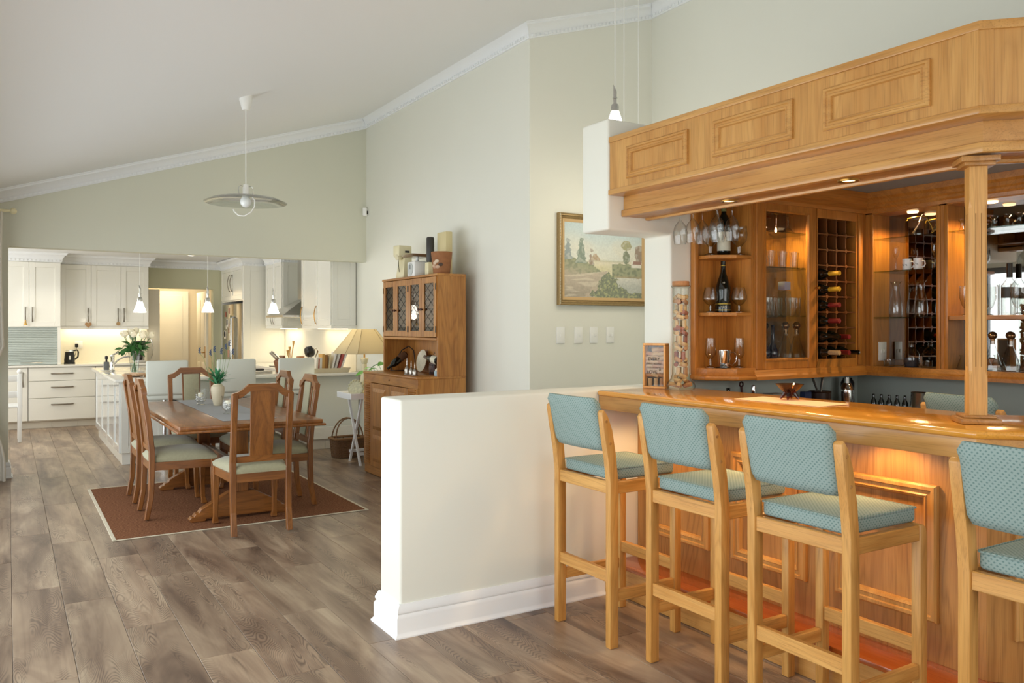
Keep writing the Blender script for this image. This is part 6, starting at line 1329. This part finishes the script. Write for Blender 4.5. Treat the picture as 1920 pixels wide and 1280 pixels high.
bottle('labelled_bottle', 'wine bottle with white label lying on its side in the dresser niche', (3.29, 6.60, 1.135), [(0.036, 0), (0.038, 0.004), (0.038, 0.17), (0.03, 0.2), (0.014, 0.235), (0.013, 0.29), (0.001, 0.291)], [(0.02, 0.11, 0.0384, M['label'])], rot=(R(-84), 0, R(0)), cap=(0.0148, 0.235, 0.294, plain('brown_foil', '5a4438', 0.4)))
wc = thing('bottle_cradle', 'slender wire cradle carrying the bottle with the white label', 'bottle holder', (3.29, 6.68, 1.0035))
MB().tube([(-0.03, 0.05, 0.002), (0.0, 0.05, 0.094), (0.03, 0.05, 0.002)], 0.003, 5).tube([(-0.03, -0.05, 0.002), (0.0, -0.05, 0.087), (0.03, -0.05, 0.002)], 0.003, 5).build('wire', M['iron'], wc, smooth=True)
bj = thing('blue_jar', 'tiny blue and white jar on the dresser counter', 'jar', (3.25, 6.56, 1.0035))
MB().lathe([(0.022, 0), (0.026, 0.02), (0.024, 0.04), (0.016, 0.05)], 18).build('jar_body', plain('pale_blue_china', 'a9c0c8', 0.3, vary=0.2, vscale=60), bj, smooth=True); MB().lathe([(0.018, 0.05), (0.014, 0.06), (0.004, 0.07)], 14).build('lid', M['rose'], bj, smooth=True)
# ================================================================ TRAY TABLE, LAMP, BASKET
tt = thing('tray_table', 'white folding butler tray table beside the dresser', 'side table', (3.25, 8.25, 0))
MB().box(-0.245, 0.245, -0.205, 0.205, 0.695, 0.705).build('tray_base', M['trim'], tt)
for x0, x1, y0, y1 in ((-0.25, 0.25, -0.21, -0.198), (-0.25, 0.25, 0.198, 0.21), (-0.25, -0.238, -0.198, 0.198), (0.238, 0.25, -0.198, 0.198)): MB().box(x0, x1, y0, y1, 0.69, 0.752).build('tray_side', M['trim'], tt, bevel=0.003, seg=1)
for x in (-0.125, 0.17):
    for s in (-1, 1):
        MB().hexa([(x-0.01+0.02*s*0.5, s*0.18-0.016, 0.0), (x+0.01+0.02*s*0.5, s*0.18-0.016, 0.0), (x+0.01+0.02*s*0.5, s*0.18+0.016, 0.0), (x-0.01+0.02*s*0.5, s*0.18+0.016, 0.0)], [(x-0.01+0.02*s*0.5, -s*0.17-0.016, 0.694), (x+0.01+0.02*s*0.5, -s*0.17-0.016, 0.694), (x+0.01+0.02*s*0.5, -s*0.17+0.016, 0.694), (x-0.01+0.02*s*0.5, -s*0.17+0.016, 0.694)]).build('leg', M['trim'], tt)
for s in (-1, 1): MB().box(-0.14, 0.185, s*0.135-0.01, s*0.135+0.01, 0.1, 0.13).build('stretcher', M['trim'], tt, bevel=0.002, seg=1)
la = thing('table_lamp', 'lit table lamp with a large square tapered linen shade', 'lamp', (3.26, 8.33, 0.7055))
MB().lathe([(0.07, 0), (0.072, 0.012), (0.06, 0.02), (0.05, 0.04), (0.042, 0.15), (0.034, 0.25), (0.026, 0.34), (0.03, 0.345), (0.04, 0.38), (0.042, 0.4), (0.036, 0.405)], 22).build('lamp_stem', plain('lamp_stem_cream', 'd5cdb0', 0.45), la, smooth=True)
MB().lathe([(0.01, 0.405), (0.01, 0.47), (0.016, 0.475), (0.016, 0.52)], 12).build('bulb_holder', M['brass'], la, smooth=True); MB().ball((0, 0, 0.55), 0.032, 14, 9).build('bulb', M['bulb'], la, smooth=True)
sh_ = MB(); hb, htp, zb, zt = 0.285, 0.105, 0.452, 0.712; cb_, ctp = 0.1, 0.037
def oc(h, c): return [(-h+c, -h), (h-c, -h), (h, -h+c), (h, h-c), (h-c, h), (-h+c, h), (-h, h-c), (-h, -h+c)]
for h, c, z in ((hb, cb_, zb), (htp, ctp, zt), (htp-0.003, ctp, zt), (hb-0.003, cb_, zb)): sh_.v += [(x, y, z) for x, y in oc(h, c)]
for i in range(3):
    for k in range(8): sh_.f.append((i*8+k, i*8+(k+1) % 8, (i+1)*8+(k+1) % 8, (i+1)*8+k))
so_ = sh_.build('lampshade', M['shade'], la)
for k in range(8):
    p, q = oc(hb, cb_)[k], oc(htp, ctp)[k]; MB().tube([(p[0], p[1], zb), (q[0], q[1], zt)], 0.0025, 5).build('shade_rib', plain('shade_tape', 'b59f74', 0.8) if k == 0 else bpy.data.materials['shade_tape'], so_)
point('table_lamp_glow', (0, 0, 0.60), 6, (1.0, 0.88, 0.64), 0.035, la)
pp_ = thing('pothos_plant', 'green pothos plant in a small white pot behind the dresser corner', 'plant', (3.40, 8.12, 0.7055))
MB().lathe([(0.04, 0), (0.055, 0.11), (0.05, 0.11), (0.036, 0.01)], 20).build('pot', M['white'], pp_, smooth=True)
random.seed(9); lf = MB()
for i, (dx, dy, z, sc_) in enumerate(((-0.20, 0.02, 0.27, 1.3), (-0.13, 0.03, 0.31, 1.0), (-0.16, -0.03, 0.285, 0.9), (-0.09, 0.0, 0.30, 1.0), (-0.05, 0.03, 0.34, 1.1), (-0.02, -0.03, 0.36, 1.1), (0.03, 0.02, 0.33, 1.0), (-0.1, 0.07, 0.26, 1.0), (0.05, -0.05, 0.28, 1.0), (-0.07, -0.06, 0.25, 0.9))):
    v, f = leaf_mesh(0.085*sc_, 0.03*sc_, 0.35); a = math.atan2(dy, dx)
    lf.add(v, f, Matrix.Translation((dx, dy, z)) @ Matrix.Rotation(a+random.uniform(-.5, .5), 4, 'Z') @ Matrix.Rotation(random.uniform(-.1, .5), 4, 'Y') @ Matrix.Rotation(random.uniform(-.5, .5), 4, 'X'))
    lf.tube([(0, 0, 0.09), (dx*0.5, dy*0.5, 0.8*z), (dx, dy, z)], 0.0025, 5)
lf.build('foliage', M['leaf'], pp_, smooth=True)
dk = thing('carved_disc', 'pale carved rosette disc standing on the tray table', 'ornament', (3.125, 8.22, 0.7065), R(38))
MB().lathe([(0.001, -0.02), (0.03, -0.022), (0.04, -0.014), (0.06, -0.02), (0.078, -0.012), (0.084, 0.0), (0.078, 0.012), (0.001, 0.014)], 28, M=Matrix.Translation((0, 0, 0.085)) @ Matrix.Rotation(R(-84), 4, 'Y')).build('disc', plain('carved_stone', 'c9c6a8', 0.8, vary=0.35, vscale=50, bump=0.6, bscale=80), dk, smooth=True)
for k in range(16):
    a = k*pi/8; MB().ball((-0.004, 0.084*cos(a), 0.087+0.084*sin(a)), 0.014, 8, 6).build('petal', bpy.data.materials['carved_stone'], dk, smooth=True)
bs = thing('wicker_basket', 'brown wicker basket with hoop handles on the floor by the island', 'basket', (3.215, 8.72, 0), R(4))
wk = MB(); rows = 13
def rrect(hx, hy, z, n=48, wob=0.0, ph=0):
    pts = []
    for i in range(n):
        a = 2*pi*i/n; ca, sa = cos(a), sin(a); e = 0.35; x = hx*math.copysign(abs(ca)**e, ca); y = hy*math.copysign(abs(sa)**e, sa); k = 1+wob*(1 if (i+ph) % 2 else -1); pts.append((x*k, y*k, z))
    return pts
for j in range(rows): g_ = 1+0.12*j/rows; wk.tube(rrect(0.155*g_, 0.10*g_, 0.012+0.0145*j, 48, 0.018, j), 0.0075, 5, True)
tag(wk.build('woven_sides', M['wicker'], bs, smooth=True), None, None, None, 'stuff')
MB().prism([(x, y) for x, y, z in rrect(0.15, 0.096, 0, 24)], 0.003, 0.01).build('basket_floor', M['wicker'], bs)
stv = MB()
for i in range(0, 24): p, q = rrect(0.158, 0.103, 0, 24)[i], rrect(0.158*1.12, 0.103*1.12, 0, 24)[i]; stv.tube([(p[0], p[1], 0.004), (q[0], q[1], 0.205)], 0.005, 5)
tag(stv.build('stakes', M['wicker'], bs, smooth=True), None, None, None, 'stuff')
MB().tube(rrect(0.18, 0.12, 0.212, 40, 0.02), 0.014, 6, True).build('rim_braid', M['straw'] if 0 else plain('wicker_rim', '8f6a44', 0.7, vary=0.3, vscale=80), bs, smooth=True)
for s in (-1, 1): MB().tube([(0.16*cos(pi*i/12), s*0.06*(1-0.6*sin(pi*i/12)), 0.21+0.22*sin(pi*i/12)) for i in range(13)], 0.008, 6).build('handle', M['wicker'], bs, smooth=True)
# ================================================================ ON THE BREAKFAST BAR
bt = thing('book_tray', 'shallow cream tray holding cookery books on the breakfast bar', 'tray', (3.26, 9.45, 0.9005))
MB().prism([(x, y) for x, y, z in rrect(0.22, 0.09, 0, 28)], 0, 0.01).build('tray_floor', M['ceramic'], bt)
tw = MB(); a_, b_, c_, d_ = rrect(0.22, 0.09, 0.0, 28), rrect(0.245, 0.105, 0.055, 28), rrect(0.24, 0.10, 0.055, 28), rrect(0.215, 0.086, 0.01, 28); tw.v = a_+b_+c_+d_
for i in range(3):
    for k in range(28): tw.f.append((i*28+k, i*28+(k+1) % 28, (i+1)*28+(k+1) % 28, (i+1)*28+k))
tw.build('tray_side', M['ceramic'], bt, smooth=True)
x = -0.19
for i, (th, h, cc, ln_, nm) in enumerate(((0.022, 0.17, 'e8e2d2', 4, 'white'), (0.016, 0.16, 'c07a66', 3, 'pink'), (0.026, 0.17, 'e9e5da', 2, 'ivory'), (0.03, 0.21, 'd3a45c', 1, 'yellow'), (0.034, 0.2, '9a6a34', 0, 'brown'), (0.02, 0.21, 'd9c9a2', 6, 'straw'), (0.02, 0.24, 'efece4', 14, 'thin white'), (0.024, 0.25, 'cfc9c2', 16, 'grey'), (0.026, 0.25, 'b0524c', 18, 'red'), (0.022, 0.24, 'e6dfd6', 20, 'cream'))):
    b = thing('cookery_book', '%s cookery book in the cream tray on the breakfast bar' % nm, 'book', (3.26+x+th/2, 9.45, 0.9115+sin(R(ln_))*th/2), 0, 'cookery books in a row'); b.rotation_euler = (0, R(ln_), 0)
    cm_ = plain('book_cover_%d' % i, cc, 0.6)
    MB().box(-th/2, th/2, -0.07, -0.067, 0, h).box(-th/2, -th/2+0.003, -0.067, 0.07, 0, h).box(th/2-0.003, th/2, -0.067, 0.07, 0, h).build('cover', cm_, b); MB().box(-th/2+0.003, th/2-0.003, -0.066, 0.066, 0.003, h-0.003).build('pages', M['rose'], b)
    x += th+0.004 + (0.012 if 4 < i < 8 else 0)
sx = thing('straw_box', 'woven straw box of kitchen things on the breakfast bar', 'box', (2.97, 9.68, 0.9005))
swb = MB()
for j in range(5):
    swb.tube(rrect(0.085, 0.075, 0.016+0.028*j, 28, 0.03, j), 0.013, 6, True)
tag(swb.build('woven_sides', M['straw'], sx, smooth=True), None, None, None, 'stuff'); MB().box(-0.08, 0.08, -0.07, 0.07, 0.002, 0.012).build('box_floor', M['straw'], sx)
one('copper_canister', MB().lathe([(0.045, 0), (0.047, 0.005), (0.047, 0.175), (0.04, 0.18), (0.001, 0.182)], 22), plain('copper_tin', 'b57f55', 0.4, 0.3), 'copper coloured canister standing in the straw box', 'canister', (2.98, 9.68, 0.913), smooth=True)
mh = thing('mandoline_slicer', 'black and steel hand cranked gadget above the straw box', 'gadget', (3.15, 9.80, 0.9005))
MB().lathe([(0.06, 0), (0.05, 0.01), (0.012, 0.02), (0.012, 0.2)], 16).build('stand', M['chrome'], mh, smooth=True)
MB().lathe([(0.05, -0.05), (0.066, -0.03), (0.066, 0.03), (0.05, 0.05)], 24, M=Matrix.Translation((-0.02, 0, 0.24)) @ Matrix.Rotation(R(80), 4, 'Y')).build('drum', M['black'], mh, smooth=True)
MB().tube([(0.03, 0, 0.24), (0.06, -0.02, 0.29), (0.075, -0.03, 0.24), (0.05, -0.03, 0.18), (0.03, -0.05, 0.13)], 0.01, 8).tube([(0.02, -0.03, 0.13), (-0.02, -0.05, 0.09)], 0.014, 8).build('crank', M['chrome'], mh, smooth=True)
kb = thing('knife_block', 'wooden knife block with steel handled knives on the worktop', 'knife block', (2.80, 9.82, 0.9005), R(20))
MB().prism([(-0.05, 0), (0.09, 0), (0.09, 0.05), (0.0, 0.2), (-0.09, 0.13)], -0.05, 0.05, 'y').build('block', plain('block_wood', '7a4a26', 0.5), kb, bevel=0.004)
for k in range(5): MB().tube([(-0.05-0.008*(k % 3)+0.012*(k % 2), -0.035+0.017*k, 0.155+0.008*(k % 2)), (-0.14-0.01*(k % 3), -0.035+0.017*k, 0.235+0.015*(k % 2))], 0.009, 6).build('knife_handle', M['steel'], kb, smooth=True)
wsu = thing('spoon_pot', 'pot of wooden spoons behind the knife block', 'pot', (2.93, 9.92, 0.9005))
MB().lathe([(0.05, 0), (0.055, 0.15), (0.05, 0.15), (0.046, 0.01)], 20).build('pot', M['ceramic'], wsu, smooth=True)
for k, (dx, dy, h) in enumerate(((-0.03, 0, 0.26), (0.035, 0.0, 0.37), (0.0, 0.03, 0.3))): MB().tube([(0, 0, 0.02), (dx*0.6, dy*0.6, h*0.6), (dx, dy, h-0.06), (dx*1.1, dy*1.1, h)], [0.005, 0.005, 0.007, 0.018], 8).build('wooden_spoon', plain('spoon_wood', 'd0a05a', 0.6) if k == 0 else bpy.data.materials['spoon_wood'], wsu, smooth=True)
one('pepper_mill', MB().lathe([(0.026, 0), (0.024, 0.1), (0.018, 0.12), (0.024, 0.15), (0.012, 0.18), (0.001, 0.183)], 16), M['black'], 'black pepper mill on the breakfast bar', 'pepper mill', (3.03, 9.90, 0.9005), smooth=True)
one('oil_bottle', MB().lathe([(0.028, 0), (0.03, 0.1), (0.012, 0.14), (0.012, 0.2), (0.001, 0.201)], 16), M['glass'], 'clear oil bottle beside the pepper mill', 'bottle', (3.26, 9.86, 0.9005), smooth=True)
nw = thing('newspaper_stack', 'folded newspapers lying between two breakfast stools', 'newspapers', (2.42, 9.62, 0.9005), R(12))
for k in range(3): MB().box(-0.17, 0.17, -0.12, 0.12, 0.012*k, 0.012*k+0.011, Matrix.Rotation(R(5*k-4), 4, 'Z')).build('newspaper', plain('newsprint_%d' % k, ('cfc8bb', 'b9b2a6', 'dcd6ca')[k], 0.8, vary=0.15, vscale=40), nw, bevel=0.003, seg=1)
one('spectacle_case', MB().box(-0.09, 0.09, -0.03, 0.03, 0, 0.022), M['char'], 'dark spectacle case lying on the newspapers', 'case', (2.44, 9.62, 0.938), R(-8), bevel=0.009)
wcb = thing('painted_chair', 'white painted farmhouse chair half hidden by the opening', 'chair', (-0.09, 12.12, 0))
for x in (-0.19, 0.21):
    MB().prism([(x-0.022, 0), (x+0.022, 0), (x+0.026, 0.42), (x+0.03, 0.7), (x+0.02, 0.86), (x-0.02, 0.86), (x-0.026, 0.7), (x-0.022, 0.42)], -0.21, -0.17, 'y').build('leg', M['trim'], wcb, bevel=0.006)
    MB().ball((x, -0.19, 0.885), 0.03, 12, 8).build('finial', M['trim'], wcb, smooth=True); MB().box(x-0.022, x+0.022, 0.17, 0.21, 0, 0.44).build('leg', M['trim'], wcb, bevel=0.006)
MB().box(-0.22, 0.24, -0.2, 0.23, 0.43, 0.46).build('seat', M['trim'], wcb, bevel=0.01)
for z in (0.56, 0.76): MB().box(-0.19, 0.21, -0.2, -0.175, z, z+0.08).build('back_slat', M['trim'], wcb, bevel=0.006)
for s in (-1, 1): MB().box(-0.19 if s < 0 else 0.2, -0.18 if s < 0 else 0.22, -0.19, 0.19, 0.34, 0.42).build('seat_rail', M['trim'], wcb)
